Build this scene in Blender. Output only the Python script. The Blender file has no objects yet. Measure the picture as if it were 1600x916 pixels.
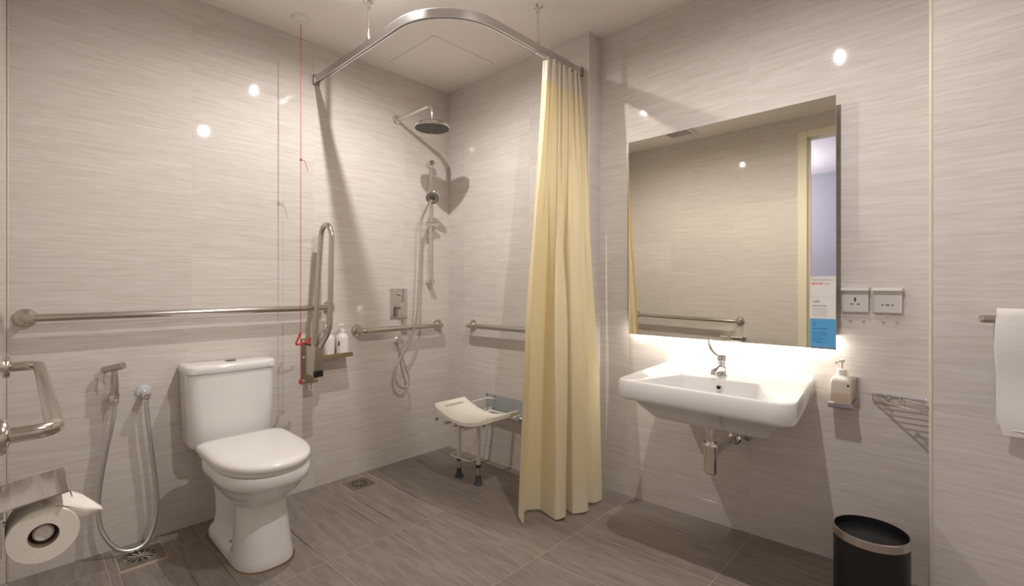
import bpy, bmesh, math, random
from mathutils import Vector, Matrix
R = random.Random(7)
PI = math.pi
SC = bpy.context.scene
COL = SC.collection

# ------------------------------------------------------------------ camera, world, exposure
cam_data = bpy.data.cameras.new('camera')
cam_data.sensor_width = 36.0
cam_data.lens = 742.0 / 1600.0 * 36.0
cam_data.shift_y = -11.0 / 1600.0
cam_data.clip_start = 0.01
cam = bpy.data.objects.new('camera', cam_data)
YAW = math.atan(707.7 / 742.0)
cam.location = (-2.143, -2.670, 1.143)
cam.rotation_euler = (PI / 2, 0, YAW - PI / 2)
COL.objects.link(cam)
SC.camera = cam
world = bpy.data.worlds.new('world')
world.use_nodes = True
world.node_tree.nodes['Background'].inputs[0].default_value = (0.9, 0.92, 1.0, 1)
world.node_tree.nodes['Background'].inputs[1].default_value = 0.02
SC.world = world
SC.view_settings.view_transform = 'Standard'
SC.view_settings.look = 'None'
SC.view_settings.gamma = 1.0
SC.view_settings.use_curve_mapping = False
SC.view_settings.exposure = 0.1

SPOT_POWER = 52.0
LED_STRENGTH = 45.0
BEDROOM_STRENGTH = 190.0
SPOT_COLOR = (1.0, 0.968, 0.938)

H = 2.52          # ceiling height
XL = -2.163       # left wall
XS = 0.0          # shower side wall
XR = 0.11         # basin wall
XP = -0.015       # pier wall
YP = -2.583       # pier corner
YS = -1.2         # shower wall corner
YF = -3.6         # wall behind the camera


def fz(y):
    """the wet room floor falls gently towards the shower"""
    return max(0.0, -0.03 * (y + 0.5))


# ------------------------------------------------------------------ materials
def srgb(r, g, b):
    f = lambda c: (c / 255 / 12.92) if c / 255 <= 0.04045 else ((c / 255 + 0.055) / 1.055) ** 2.4
    return (f(r), f(g), f(b), 1.0)


def mat(name, color, rough=0.5, metal=0.0, spec=0.5, coat=0.0, trans=0.0, emis=None, estr=0.0, noise=0.0, nscale=8.0, bump=0.0, stretch=(1, 1, 1), ior=1.45):
    m = bpy.data.materials.new(name)
    m.use_nodes = True
    nt = m.node_tree
    b = nt.nodes['Principled BSDF']
    if len(color) == 3:
        color = (*color, 1)
    b.inputs['Base Color'].default_value = color
    b.inputs['Roughness'].default_value = rough
    b.inputs['Metallic'].default_value = metal
    b.inputs['Specular IOR Level'].default_value = spec
    b.inputs['Coat Weight'].default_value = coat
    b.inputs['Coat Roughness'].default_value = 0.05
    b.inputs['Transmission Weight'].default_value = trans
    b.inputs['IOR'].default_value = ior
    if emis:
        b.inputs['Emission Color'].default_value = (*emis, 1)
        b.inputs['Emission Strength'].default_value = estr
    if noise or bump:
        tc = nt.nodes.new('ShaderNodeTexCoord')
        mp = nt.nodes.new('ShaderNodeMapping')
        mp.inputs['Scale'].default_value = stretch
        nz = nt.nodes.new('ShaderNodeTexNoise')
        nz.inputs['Scale'].default_value = nscale
        nz.inputs['Detail'].default_value = 5
        nt.links.new(tc.outputs['Object'], mp.inputs[0])
        nt.links.new(mp.outputs[0], nz.inputs['Vector'])
        if noise:
            mx = nt.nodes.new('ShaderNodeMix')
            mx.data_type = 'RGBA'
            mx.inputs['A'].default_value = tuple(c * (1 - noise) for c in color[:3]) + (1,)
            mx.inputs['B'].default_value = tuple(min(1, c * (1 + noise)) for c in color[:3]) + (1,)
            nt.links.new(nz.outputs['Fac'], mx.inputs['Factor'])
            nt.links.new(mx.outputs['Result'], b.inputs['Base Color'])
        if bump:
            bp = nt.nodes.new('ShaderNodeBump')
            bp.inputs['Strength'].default_value = bump
            bp.inputs['Distance'].default_value = 0.002
            nt.links.new(nz.outputs['Fac'], bp.inputs['Height'])
            nt.links.new(bp.outputs[0], b.inputs['Normal'])
    return m


def stone_mat(name, dark, light, rough, sx, sy, contrast=(0.3, 0.7), rvar=0.0, spec=0.5):
    """tile with a streaky vein running along the tile's local x"""
    m = bpy.data.materials.new(name)
    m.use_nodes = True
    nt = m.node_tree
    N, L = nt.nodes, nt.links
    b = N['Principled BSDF']
    b.inputs['Roughness'].default_value = rough
    b.inputs['Specular IOR Level'].default_value = spec
    tc = N.new('ShaderNodeTexCoord')
    oi = N.new('ShaderNodeObjectInfo')
    mul = N.new('ShaderNodeMath'); mul.operation = 'MULTIPLY'; mul.inputs[1].default_value = 37.0
    L.new(oi.outputs['Random'], mul.inputs[0])
    add = N.new('ShaderNodeVectorMath'); add.operation = 'ADD'
    L.new(tc.outputs['Object'], add.inputs[0]); L.new(mul.outputs[0], add.inputs[1])
    # gentle waviness
    wv = N.new('ShaderNodeTexNoise'); wv.inputs['Scale'].default_value = 7.0; wv.inputs['Detail'].default_value = 3
    L.new(add.outputs[0], wv.inputs['Vector'])
    sc = N.new('ShaderNodeVectorMath'); sc.operation = 'SCALE'; sc.inputs['Scale'].default_value = 0.012
    L.new(wv.outputs['Color'], sc.inputs[0])
    ad2 = N.new('ShaderNodeVectorMath'); ad2.operation = 'ADD'
    L.new(add.outputs[0], ad2.inputs[0]); L.new(sc.outputs[0], ad2.inputs[1])
    mp = N.new('ShaderNodeMapping'); mp.inputs['Scale'].default_value = (sx, sy, sx)
    L.new(ad2.outputs[0], mp.inputs[0])
    n1 = N.new('ShaderNodeTexNoise'); n1.inputs['Scale'].default_value = 1.0; n1.inputs['Detail'].default_value = 7; n1.inputs['Roughness'].default_value = 0.62
    L.new(mp.outputs[0], n1.inputs['Vector'])
    n2 = N.new('ShaderNodeTexNoise'); n2.inputs['Scale'].default_value = 3.2; n2.inputs['Detail'].default_value = 4
    L.new(mp.outputs[0], n2.inputs['Vector'])
    mix = N.new('ShaderNodeMix'); mix.inputs['Factor'].default_value = 0.35
    L.new(n1.outputs['Fac'], mix.inputs['A']); L.new(n2.outputs['Fac'], mix.inputs['B'])
    rp = N.new('ShaderNodeValToRGB')
    rp.color_ramp.elements[0].position = contrast[0]; rp.color_ramp.elements[0].color = dark
    rp.color_ramp.elements[1].position = contrast[1]; rp.color_ramp.elements[1].color = light
    L.new(mix.outputs['Result'], rp.inputs[0])
    # a little tone shift from tile to tile
    hv = N.new('ShaderNodeHueSaturation')
    mr = N.new('ShaderNodeMapRange'); mr.inputs['To Min'].default_value = 0.965; mr.inputs['To Max'].default_value = 1.035
    L.new(oi.outputs['Random'], mr.inputs['Value']); L.new(mr.outputs[0], hv.inputs['Value'])
    L.new(rp.outputs[0], hv.inputs['Color'])
    L.new(hv.outputs[0], b.inputs['Base Color'])
    bp = N.new('ShaderNodeBump'); bp.inputs['Strength'].default_value = 0.06; bp.inputs['Distance'].default_value = 0.001
    L.new(n1.outputs['Fac'], bp.inputs['Height']); L.new(bp.outputs[0], b.inputs['Normal'])
    if rvar:
        m2 = N.new('ShaderNodeMapRange'); m2.inputs['To Min'].default_value = rough - rvar; m2.inputs['To Max'].default_value = rough + rvar
        L.new(n1.outputs['Fac'], m2.inputs['Value']); L.new(m2.outputs[0], b.inputs['Roughness'])
    return m


def cloth_mat(name, color, transl, tcolor, weave=900.0):
    m = bpy.data.materials.new(name)
    m.use_nodes = True
    nt = m.node_tree
    N, L = nt.nodes, nt.links
    N.remove(N['Principled BSDF'])
    out = N['Material Output']
    d = N.new('ShaderNodeBsdfDiffuse'); d.inputs['Color'].default_value = color
    t = N.new('ShaderNodeBsdfTranslucent'); t.inputs['Color'].default_value = tcolor
    mx = N.new('ShaderNodeMixShader'); mx.inputs[0].default_value = transl
    L.new(d.outputs[0], mx.inputs[1]); L.new(t.outputs[0], mx.inputs[2]); L.new(mx.outputs[0], out.inputs[0])
    tc = N.new('ShaderNodeTexCoord')
    nz = N.new('ShaderNodeTexNoise'); nz.inputs['Scale'].default_value = weave
    L.new(tc.outputs['Object'], nz.inputs['Vector'])
    bp = N.new('ShaderNodeBump'); bp.inputs['Strength'].default_value = 0.15; bp.inputs['Distance'].default_value = 0.001
    L.new(nz.outputs['Fac'], bp.inputs['Height']); L.new(bp.outputs[0], d.inputs['Normal'])
    return m


def thin_clear(name):
    """thin clear plastic: mostly see-through with a faint gloss"""
    m = bpy.data.materials.new(name)
    m.use_nodes = True
    N, L = m.node_tree.nodes, m.node_tree.links
    N.remove(N['Principled BSDF'])
    tr = N.new('ShaderNodeBsdfTransparent'); tr.inputs[0].default_value = (0.98, 0.98, 0.975, 1)
    gl = N.new('ShaderNodeBsdfGlossy'); gl.inputs['Roughness'].default_value = 0.08
    nz = N.new('ShaderNodeTexNoise'); nz.inputs['Scale'].default_value = 40
    bp = N.new('ShaderNodeBump'); bp.inputs['Strength'].default_value = 0.05; bp.inputs['Distance'].default_value = 0.001
    L.new(nz.outputs['Fac'], bp.inputs['Height']); L.new(bp.outputs[0], gl.inputs['Normal'])
    mx = N.new('ShaderNodeMixShader')
    mx.inputs[0].default_value = 0.07
    L.new(tr.outputs[0], mx.inputs[1]); L.new(gl.outputs[0], mx.inputs[2])
    L.new(mx.outputs[0], N['Material Output'].inputs[0])
    return m


M = {}
M['wall_tile'] = stone_mat('glossy travertine wall tile', srgb(201, 191, 182), srgb(226, 220, 214), 0.04, 4.5, 100.0, (0.30, 0.68), 0.02)
M['floor_tile'] = stone_mat('grey brown floor tile', srgb(114, 104, 96), srgb(158, 147, 138), 0.42, 4.0, 30.0, (0.3, 0.7), 0.05, 0.4)
M['wall_grout'] = mat('cream wall grout', srgb(228, 221, 212), 0.8, noise=0.08)
M['floor_grout'] = mat('tan floor grout', srgb(178, 164, 144), 0.85, noise=0.15, nscale=20)
M['ceiling'] = mat('off white ceiling paint', srgb(246, 240, 233), 0.9, noise=0.02, nscale=3)
M['trim'] = mat('cream plastic tile trim', srgb(222, 211, 194), 0.35, noise=0.02)
M['door'] = mat('cream gloss paint', srgb(240, 231, 205), 0.35, noise=0.015)
M['bedroom'] = mat('lavender grey paint', srgb(142, 140, 152), 0.9, noise=0.02)
M['bedroom_ceiling'] = mat('pale lavender ceiling', srgb(232, 224, 236), 0.9, noise=0.02)
M['bedroom_floor'] = mat('brown carpet', srgb(110, 98, 90), 0.95, noise=0.2, nscale=60)
M['steel'] = mat('satin stainless steel', (0.60, 0.56, 0.50), 0.2, 1.0, noise=0.04, nscale=30, stretch=(1, 1, 12))
M['steel_dark'] = mat('worn stainless steel', (0.42, 0.38, 0.33), 0.32, 1.0, noise=0.15, nscale=30)
M['chrome'] = mat('polished chrome', (0.78, 0.77, 0.76), 0.07, 1.0, noise=0.02, nscale=5)
M['alu'] = mat('anodised aluminium', (0.72, 0.71, 0.70), 0.28, 1.0, noise=0.05, nscale=20)
M['galv'] = mat('grey painted metal plate', srgb(186, 192, 194), 0.4, 0.3, noise=0.05, nscale=12)
M['ceramic'] = mat('white glazed ceramic', srgb(241, 239, 236), 0.12, spec=0.5, coat=0.4, noise=0.01, nscale=3)
M['seat_plastic'] = mat('white plastic', srgb(240, 237, 232), 0.22, noise=0.01)
M['white'] = mat('white plastic matt', srgb(236, 232, 226), 0.4, noise=0.015)
M['cream_plastic'] = mat('cream bath seat plastic', srgb(244, 238, 224), 0.4, noise=0.02)
M['black'] = mat('black plastic', (0.012, 0.012, 0.012), 0.38, noise=0.2)
M['liner'] = mat('black bin liner', (0.012, 0.012, 0.013), 0.22, bump=0.9, nscale=28)
M['dark'] = mat('dark void', (0.02, 0.018, 0.016), 0.7, noise=0.2)
M['rubber'] = mat('grey rubber', srgb(78, 80, 88), 0.6, noise=0.08)
M['red'] = mat('red cord', srgb(205, 30, 40), 0.5, noise=0.1, nscale=200)
M['paper'] = mat('tissue paper', srgb(244, 238, 228), 0.95, noise=0.02, bump=0.3, nscale=140)
M['towel'] = mat('white terry towel', srgb(240, 236, 230), 0.95, noise=0.03, bump=0.8, nscale=420)
M['mirror'] = mat('mirror glass', (0.86, 0.84, 0.76), 0.01, 1.0, noise=0.004, nscale=2)
M['mirror_back'] = mat('mirror backing', srgb(120, 108, 98), 0.5, noise=0.05)
M['led'] = mat('led strip', (1, 1, 1), 0.5, emis=(1.0, 0.955, 0.87), estr=LED_STRENGTH)
M['lamp'] = mat('downlight lens', (1, 1, 1), 0.5, emis=(1.0, 0.95, 0.88), estr=60.0)
M['bedroom_fill_lamp'] = mat('bedroom fill globe', (1, 1, 1), 0.5, emis=(0.93, 0.94, 1.0), estr=BEDROOM_STRENGTH)
M['clear'] = thin_clear('clear polycarbonate')
M['curtain'] = cloth_mat('pale yellow curtain cloth', srgb(255, 248, 218), 0.36, srgb(253, 231, 146))
M['curtain_head'] = cloth_mat('stiffened curtain heading', srgb(250, 242, 228), 0.25, srgb(246, 232, 200))
M['curtain_hem'] = cloth_mat('doubled curtain hem', srgb(255, 247, 224), 0.30, srgb(251, 232, 170))
M['bottle'] = mat('frosted bottle plastic', srgb(238, 228, 214), 0.3, trans=0.25, noise=0.01)
M['soap'] = mat('amber soap', srgb(230, 210, 184), 0.3, trans=0.2, noise=0.03)
M['bottle_white'] = mat('white bottle plastic', srgb(232, 226, 220), 0.35, noise=0.01)
M['grey_print'] = mat('pale grey print', srgb(150, 152, 155), 0.6, noise=0.02)
M['orange_print'] = mat('orange print', srgb(232, 92, 60), 0.6, noise=0.02)
M['violet_print'] = mat('dark violet print', srgb(70, 60, 82), 0.6, noise=0.02)
M['navy_print'] = mat('navy print', srgb(30, 70, 130), 0.6, noise=0.02)
M['card_white'] = mat('white card', srgb(236, 232, 228), 0.4, noise=0.01)
M['card_blue'] = mat('sky blue card', srgb(92, 172, 226), 0.4, noise=0.01)
M['orange_reflection'] = mat('painted orange reflection', srgb(222, 112, 50), 0.3, 0.4, noise=0.08)
M['sealant'] = mat('brown stained sealant', srgb(122, 98, 66), 0.8, noise=0.25, nscale=30)
M['nozzle'] = mat('grey nozzle rubber', srgb(150, 144, 132), 0.45, 0.2, noise=0.1)


# ------------------------------------------------------------------ geometry helpers
def new_bm():
    return bmesh.new()


def bm_box(bm, x0, x1, y0, y1, z0, z1, bev=0.0, seg=2):
    lay = bm.faces.layers.int.get('flat_side') or bm.faces.layers.int.new('flat_side')
    lo = (min(x0, x1), min(y0, y1), min(z0, z1)); hi = (max(x0, x1), max(y0, y1), max(z0, z1))
    v = [bm.verts.new((lo[0] if i & 1 == 0 else hi[0], lo[1] if i & 2 == 0 else hi[1], lo[2] if i & 4 == 0 else hi[2])) for i in range(8)]
    F = [(0, 2, 3, 1), (4, 5, 7, 6), (0, 1, 5, 4), (2, 6, 7, 3), (0, 4, 6, 2), (1, 3, 7, 5)]
    fs = [bm.faces.new([v[i] for i in f]) for f in F]
    if bev:
        es = set(e for f in fs for e in f.edges)
        res = bmesh.ops.bevel(bm, geom=list(es), offset=bev, segments=seg, profile=0.5, affect='EDGES')
        fs = list({f for f in fs if f.is_valid} | set(res['faces']) | {f for v in res['verts'] for f in v.link_faces})
    # flat sides keep flat shading so that polished plates reflect without bending
    for f in fs:
        f.normal_update()
        f[lay] = 1 if max(abs(c) for c in f.normal) > 0.9999 else 0


def frame(axis):
    a = Vector(axis).normalized()
    h = Vector((0, 0, 1)) if abs(a.z) < 0.9 else Vector((1, 0, 0))
    u = a.cross(h).normalized()
    return u, a.cross(u).normalized(), a


def bm_rings(bm, rings, cap0=True, cap1=True, closed=False):
    vs = [[bm.verts.new(p) for p in r] for r in rings]
    n = len(vs[0])
    m = len(vs)
    for i in range(m if closed else m - 1):
        a, b = vs[i], vs[(i + 1) % m]
        for j in range(n):
            bm.faces.new((a[j], a[(j + 1) % n], b[(j + 1) % n], b[j]))
    if not closed:
        if cap0: bm.faces.new(list(reversed(vs[0])))
        if cap1: bm.faces.new(vs[-1])


def bm_lathe(bm, prof, o, axis=(0, 0, 1), n=28, cap=True):
    """prof: list of (radius, height along axis)"""
    u, w, a = frame(axis)
    o = Vector(o)
    rings = [[o + a * h + (u * math.cos(2 * PI * k / n) + w * math.sin(2 * PI * k / n)) * max(r, 1e-4) for k in range(n)] for r, h in prof]
    bm_rings(bm, rings, cap, cap)


def bm_cyl(bm, p0, p1, r, r1=None, n=20, bev=0.0):
    p0, p1 = Vector(p0), Vector(p1)
    L = (p1 - p0).length
    r1 = r if r1 is None else r1
    if bev:
        prof = [(r - bev, 0), (r, bev), (r1, L - bev), (r1 - bev, L)]
    else:
        prof = [(r, 0), (r1, L)]
    bm_lathe(bm, prof, p0, p1 - p0, n)


def catmull(pts, k=8):
    P = [Vector(p) for p in pts]
    if len(P) < 3: return P
    out = []
    for i in range(len(P) - 1):
        p0 = P[i - 1] if i > 0 else P[0] * 2 - P[1]
        p1, p2 = P[i], P[i + 1]
        p3 = P[i + 2] if i + 2 < len(P) else P[-1] * 2 - P[-2]
        for j in range(k):
            t = j / k
            out.append(0.5 * ((2 * p1) + (p2 - p0) * t + (2 * p0 - 5 * p1 + 4 * p2 - p3) * t * t + (3 * p1 - p0 - 3 * p2 + p3) * t ** 3))
    out.append(P[-1])
    return out


def fillet(pts, rad, k=8):
    """polyline with its inner corners rounded"""
    P = [Vector(p) for p in pts]
    out = [P[0]]
    for i in range(1, len(P) - 1):
        a, b, c = P[i - 1], P[i], P[i + 1]
        d1, d2 = (a - b).normalized(), (c - b).normalized()
        ang = d1.angle(d2)
        r = rad[i - 1] if isinstance(rad, (list, tuple)) else rad
        t = min(r / math.tan(ang / 2), (a - b).length * 0.49, (c - b).length * 0.49)
        rr = t * math.tan(ang / 2)
        cen = b + (d1 + d2).normalized() * (rr / math.sin(ang / 2))
        s, e = b + d1 * t - cen, b + d2 * t - cen
        full = s.angle(e)
        for j in range(k + 1):
            f = j / k
            out.append(cen + (s * math.sin((1 - f) * full) + e * math.sin(f * full)) / math.sin(full))
    out.append(P[-1])
    return out


def bm_tube(bm, pts, r, n=12, section=None, closed=False):
    P = [Vector(p) for p in pts]
    m = len(P)
    rings = []
    up = None
    for i in range(m):
        if closed:
            t = P[(i + 1) % m] - P[i - 1]
        else:
            t = P[min(i + 1, m - 1)] - P[max(i - 1, 0)]
        t.normalize()
        if up is None:
            h = Vector((0, 0, 1)) if abs(t.z) < 0.9 else Vector((1, 0, 0))
            up = (h - t * h.dot(t)).normalized()
        else:
            up = (up - t * up.dot(t)).normalized()
        s = t.cross(up)
        if section:
            rings.append([P[i] + s * a + up * b for a, b in section])
        else:
            rr = r[i] if isinstance(r, (list, tuple)) else r
            rings.append([P[i] + (s * math.cos(2 * PI * k / n) + up * math.sin(2 * PI * k / n)) * rr for k in range(n)])
    bm_rings(bm, rings, True, True, closed)


def roundpoly(corners, radii, z, k=6):
    """closed outline through rounded corners, constant point count"""
    out = []
    n = len(corners)
    for i in range(n):
        a, b, c = Vector(corners[i - 1]), Vector(corners[i]), Vector(corners[(i + 1) % n])
        d1, d2 = (a - b).normalized(), (c - b).normalized()
        r = radii[i]
        ang = d1.angle(d2)
        t = r / math.tan(ang / 2)
        p, q = b + d1 * t, b + d2 * t
        for j in range(k + 1):
            f = j / k
            x = p * (1 - f) ** 2 + b * 2 * f * (1 - f) + q * f * f
            out.append(Vector((x.x, x.y, z)))
    return out


def base_of(o):
    w = Vector((0, 0, 0))
    while o is not None:
        w += o.location
        o = o.parent
    return w


def obj(name, bm, material, parent=None, angle=35, smooth=True, recalc=True):
    if recalc:
        bmesh.ops.recalc_face_normals(bm, faces=bm.faces[:])
    me = bpy.data.meshes.new(name)
    if parent is not None:
        bmesh.ops.translate(bm, verts=bm.verts[:], vec=-base_of(parent))
        off = None
    bm.to_mesh(me)
    bm.free()
    if smooth:
        me.polygons.foreach_set('use_smooth', [True] * len(me.polygons))
        if angle is not None:
            me.set_sharp_from_angle(angle=math.radians(angle))
        fl = me.attributes.get('flat_side')
        if fl:
            keep = [v.value for v in fl.data]
            for p, k in zip(me.polygons, keep):
                if k: p.use_smooth = False
            me.attributes.remove(me.attributes['flat_side'])
    me.materials.append(M[material] if isinstance(material, str) else material)
    o = bpy.data.objects.new(name, me)
    COL.objects.link(o)
    if parent is not None:
        o.parent = parent
    return o


def box(name, material, parent, *d, bev=0.0, seg=2):
    bm = new_bm(); bm_box(bm, *d, bev, seg)
    return obj(name, bm, material, parent)


def cyl(name, material, parent, p0, p1, r, r1=None, n=20, bev=0.0):
    bm = new_bm(); bm_cyl(bm, p0, p1, r, r1, n, bev)
    return obj(name, bm, material, parent)


def tube(name, material, parent, pts, r, n=12):
    bm = new_bm(); bm_tube(bm, pts, r, n)
    return obj(name, bm, material, parent, 60)


def lathe(name, material, parent, prof, o, axis=(0, 0, 1), n=28):
    bm = new_bm(); bm_lathe(bm, prof, o, axis, n)
    return obj(name, bm, material, parent)


def thing(name, label, cat, loc, group=None):
    o = bpy.data.objects.new(name, None)
    o.empty_display_size = 0.05
    COL.objects.link(o)
    o.location = loc
    o['label'] = label; o['category'] = cat
    if group: o['group'] = group
    return o


def tag(o, label, cat, group=None):
    o['label'] = label; o['category'] = cat
    if group: o['group'] = group
    return o


def structure(o):
    o['kind'] = 'structure'
    return o


def copy_tree(o, parent=None):
    c = o.copy(); COL.objects.link(c)
    if parent is not None: c.parent = parent
    for ch in list(o.children):
        copy_tree(ch, c)
    return c


# ------------------------------------------------------------------ tiles
TILE_CACHE = {}


def tile_mesh(w, h, material, thick=0.008, cham=0.0006):
    key = (round(w, 4), round(h, 4), material)
    if key in TILE_CACHE: return TILE_CACHE[key]
    bm = new_bm()
    def ring(i, z):
        return [(-w / 2 + i, -h / 2 + i, z), (w / 2 - i, -h / 2 + i, z), (w / 2 - i, h / 2 - i, z), (-w / 2 + i, h / 2 - i, z)]
    bm_rings(bm, [ring(0, -thick), ring(0, -cham), ring(cham, 0)], True, True)
    bmesh.ops.recalc_face_normals(bm, faces=bm.faces[:])
    me = bpy.data.meshes.new('tile')
    bm.to_mesh(me); bm.free()
    me.materials.append(M[material])
    TILE_CACHE[key] = me
    return me


J = 0.0018   # joint width


def tile(parent, cen, u, v, w, h, material):
    """one tile: centre on its face, u and v the directions along it"""
    u = Vector(u).normalized(); v = Vector(v).normalized(); n = u.cross(v).normalized()
    o = bpy.data.objects.new('tile', tile_mesh(w, h, material))
    COL.objects.link(o)
    o.parent = parent
    m = Matrix((u, v, n)).transposed().to_4x4()
    m.translation = Vector(cen) - base_of(parent)
    o.matrix_basis = m
    return o


def tiled_wall(parent, P, u, us, zs, skip=None):
    """vertical wall: P(u, z) -> point; u direction; joint positions"""
    for a, b in zip(us[:-1], us[1:]):
        for c, d in zip(zs[:-1], zs[1:]):
            if skip and skip(a, b, c, d): continue
            if b - a < 0.006 or d - c < 0.006: continue
            tile(parent, P((a + b) / 2, (c + d) / 2), u, (0, 0, 1), b - a - J, d - c - J, 'wall_tile')


def cuts(lo, hi, inner):
    return [lo] + [x for x in inner if lo + 0.02 < x < hi - 0.02] + [hi]


ZJ = [0.108 + 0.2927 * k for k in range(9)]
ZB = [0.136 + 0.2927 * k for k in range(9)]
zA = cuts(-0.01, H, ZJ)
zB = cuts(-0.01, H, ZB)

# back wall (toilet and shower fittings): plane y = 0
w = structure(box('wall_back', 'wall_grout', None, XL - 0.12, 0.35, 0.0009, 0.12, -0.05, H + 0.05))
tiled_wall(w, lambda a, z: (a, 0, z), (1, 0, 0), cuts(XL, 0, [-1.559, -0.968, -0.374]), zA)
# shower side wall: plane x = 0, stepping back to the basin wall
w = structure(box('wall_shower', 'wall_grout', None, 0.0009, 0.30, YS + 0.0009, 0.0009, -0.05, H + 0.05))
tiled_wall(w, lambda a, z: (0, -a, z), (0, -1, 0), cuts(0, -YS, [0.175, 0.77]), zA)
tiled_wall(w, lambda a, z: (a, YS, z), (1, 0, 0), [0.0, XR], zA)
# basin wall: plane x = XR
w = structure(box('wall_right', 'wall_grout', None, XR + 0.0009, 0.30, YP - 0.1, YS + 0.01, -0.05, H + 0.05))
tiled_wall(w, lambda a, z: (XR, -a, z), (0, -1, 0), cuts(-YS, -YP, [1.376, 1.978]), zB)
# pier beyond the basin: side face and front face x = XP
w = structure(box('wall_pier', 'wall_grout', None, XP + 0.0009, 0.30, YF - 0.1, YP - 0.0009, -0.05, H + 0.05))
tiled_wall(w, lambda a, z: (XR - a, YP, z), (-1, 0, 0), [0, XR - XP], zB)
tiled_wall(w, lambda a, z: (XP, -a, z), (0, -1, 0), cuts(-YP, -YF, [3.18]), zB)
# left wall with the doorway
DY0, DY1, DZ = -1.69, -2.80, 2.40
w = structure(box('wall_left', 'wall_grout', None, XL - 0.12, XL - 0.0009, DY0, 0.12, -0.05, H + 0.05))
bm = new_bm()
bm_box(bm, XL - 0.12, XL - 0.0009, DY1, DY0, DZ, H + 0.05)
bm_box(bm, XL - 0.12, XL - 0.0009, YF - 0.1, DY1, -0.05, H + 0.05)
obj('wall_section', bm, 'wall_grout', w)
tiled_wall(w, lambda a, z: (XL, a, z), (0, 1, 0), cuts(DY0, 0, [-1.19, -0.595]), zA)
tiled_wall(w, lambda a, z: (XL, a, z), (0, 1, 0), cuts(DY1, DY0, [-2.25]), [DZ, H])
tiled_wall(w, lambda a, z: (XL, a, z), (0, 1, 0), cuts(YF, DY1, []), zA)
# wall behind the camera
w = structure(box('wall_front', 'wall_grout', None, XL - 0.12, 0.35, YF - 0.12, YF - 0.0009, -0.05, H + 0.05))
tiled_wall(w, lambda a, z: (-a, YF, z), (-1, 0, 0), cuts(-XP, -XL, [0.61, 1.21, 1.81]), zA)
# ceiling
structure(box('ceiling', 'ceiling', None, XL - 0.12, 0.35, YF - 0.12, 0.12, H, H + 0.1))
# tile corner trims
for i, (x, y) in enumerate(((-0.001, YS - 0.001), (XP - 0.001, YP + 0.001)), 1):
    bm = new_bm()
    s = -1 if i == 1 else 1
    bm_box(bm, x - 0.001, x + 0.011, y if i == 1 else y - 0.011, y + 0.011 if i == 1 else y, 0.0, H, 0.004, 3)
    structure(obj('trim_%d' % i, bm, 'trim'))
bm = new_bm(); bm_box(bm, XL, XL + 0.006, -0.006, 0, 0, H, 0.002, 1)
structure(obj('trim_3', bm, 'trim'))
# door frame lining the doorway
bm = new_bm()
bm_box(bm, XL - 0.125, XL + 0.003, DY0 - 0.055, DY0 + 0.012, 0.03, DZ, 0.003, 1)
fr = structure(obj('door_1', bm, 'door'))
bm = new_bm(); bm_box(bm, XL - 0.125, XL + 0.003, DY1 - 0.012, DY1 + 0.055, 0.03, DZ, 0.003, 1)
obj('door_jamb', bm, 'door', fr)
bm = new_bm(); bm_box(bm, XL - 0.125, XL + 0.003, DY1 + 0.0555, DY0 - 0.0555, DZ - 0.055, DZ, 0.003, 1)
obj('door_head', bm, 'door', fr)
bm = new_bm(); bm_box(bm, XL - 0.075, XL - 0.06, DY0 - 0.07, DY0 - 0.054, 0.05, DZ - 0.06, 0.002, 1)
obj('door_stop', bm, 'door', fr)
# the bedroom beyond the door
BX = -4.55
bmx = structure(box('wall_bedroom_far', 'bedroom', None, BX - 0.1, BX, -5.0, 1.0, 0, H + 0.1))
structure(box('wall_bedroom_back', 'bedroom', None, BX, XL - 0.125, 0.9, 1.0, 0, H + 0.1))
structure(box('wall_bedroom_front', 'bedroom', None, BX, XL - 0.125, -5.0, -4.9, 0, H + 0.1))
structure(box('wall_bedroom_near', 'bedroom', None, XL - 0.128, XL - 0.121, DY0 + 0.013, 0.9, 0, H + 0.1))
structure(box('ceiling_bedroom', 'bedroom_ceiling', None, BX - 0.1, XL - 0.122, -5.0, 1.0, H, H + 0.1))
structure(box('floor_bedroom', 'bedroom_floor', None, BX - 0.1, XL - 0.119, -5.0, 1.0, -0.04, 0.062))
bl = thing('bedroom_fill_lamp', 'added unseen globe lamp in the bedroom, fill light through the doorway', 'lamp', (-3.5, -0.7, H))  # unseen lamp added to light the bedroom and fill through the doorway
lathe('ceiling_rose', 'white', bl, [(0.06, 0), (0.06, 0.015), (0.02, 0.03)], (-3.5, -0.7, H), (0, 0, -1))
tube('cord', 'white', bl, [(-3.5, -0.7, H - 0.02), (-3.5, -0.7, 2.27)], 0.004, 8)
lathe('globe', 'bedroom_fill_lamp', bl, [(0.12 * math.sin(PI * k / 14), 0.12 - 0.12 * math.cos(PI * k / 14)) for k in range(15)], (-3.5, -0.7, 2.28), (0, 0, -1))

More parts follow.
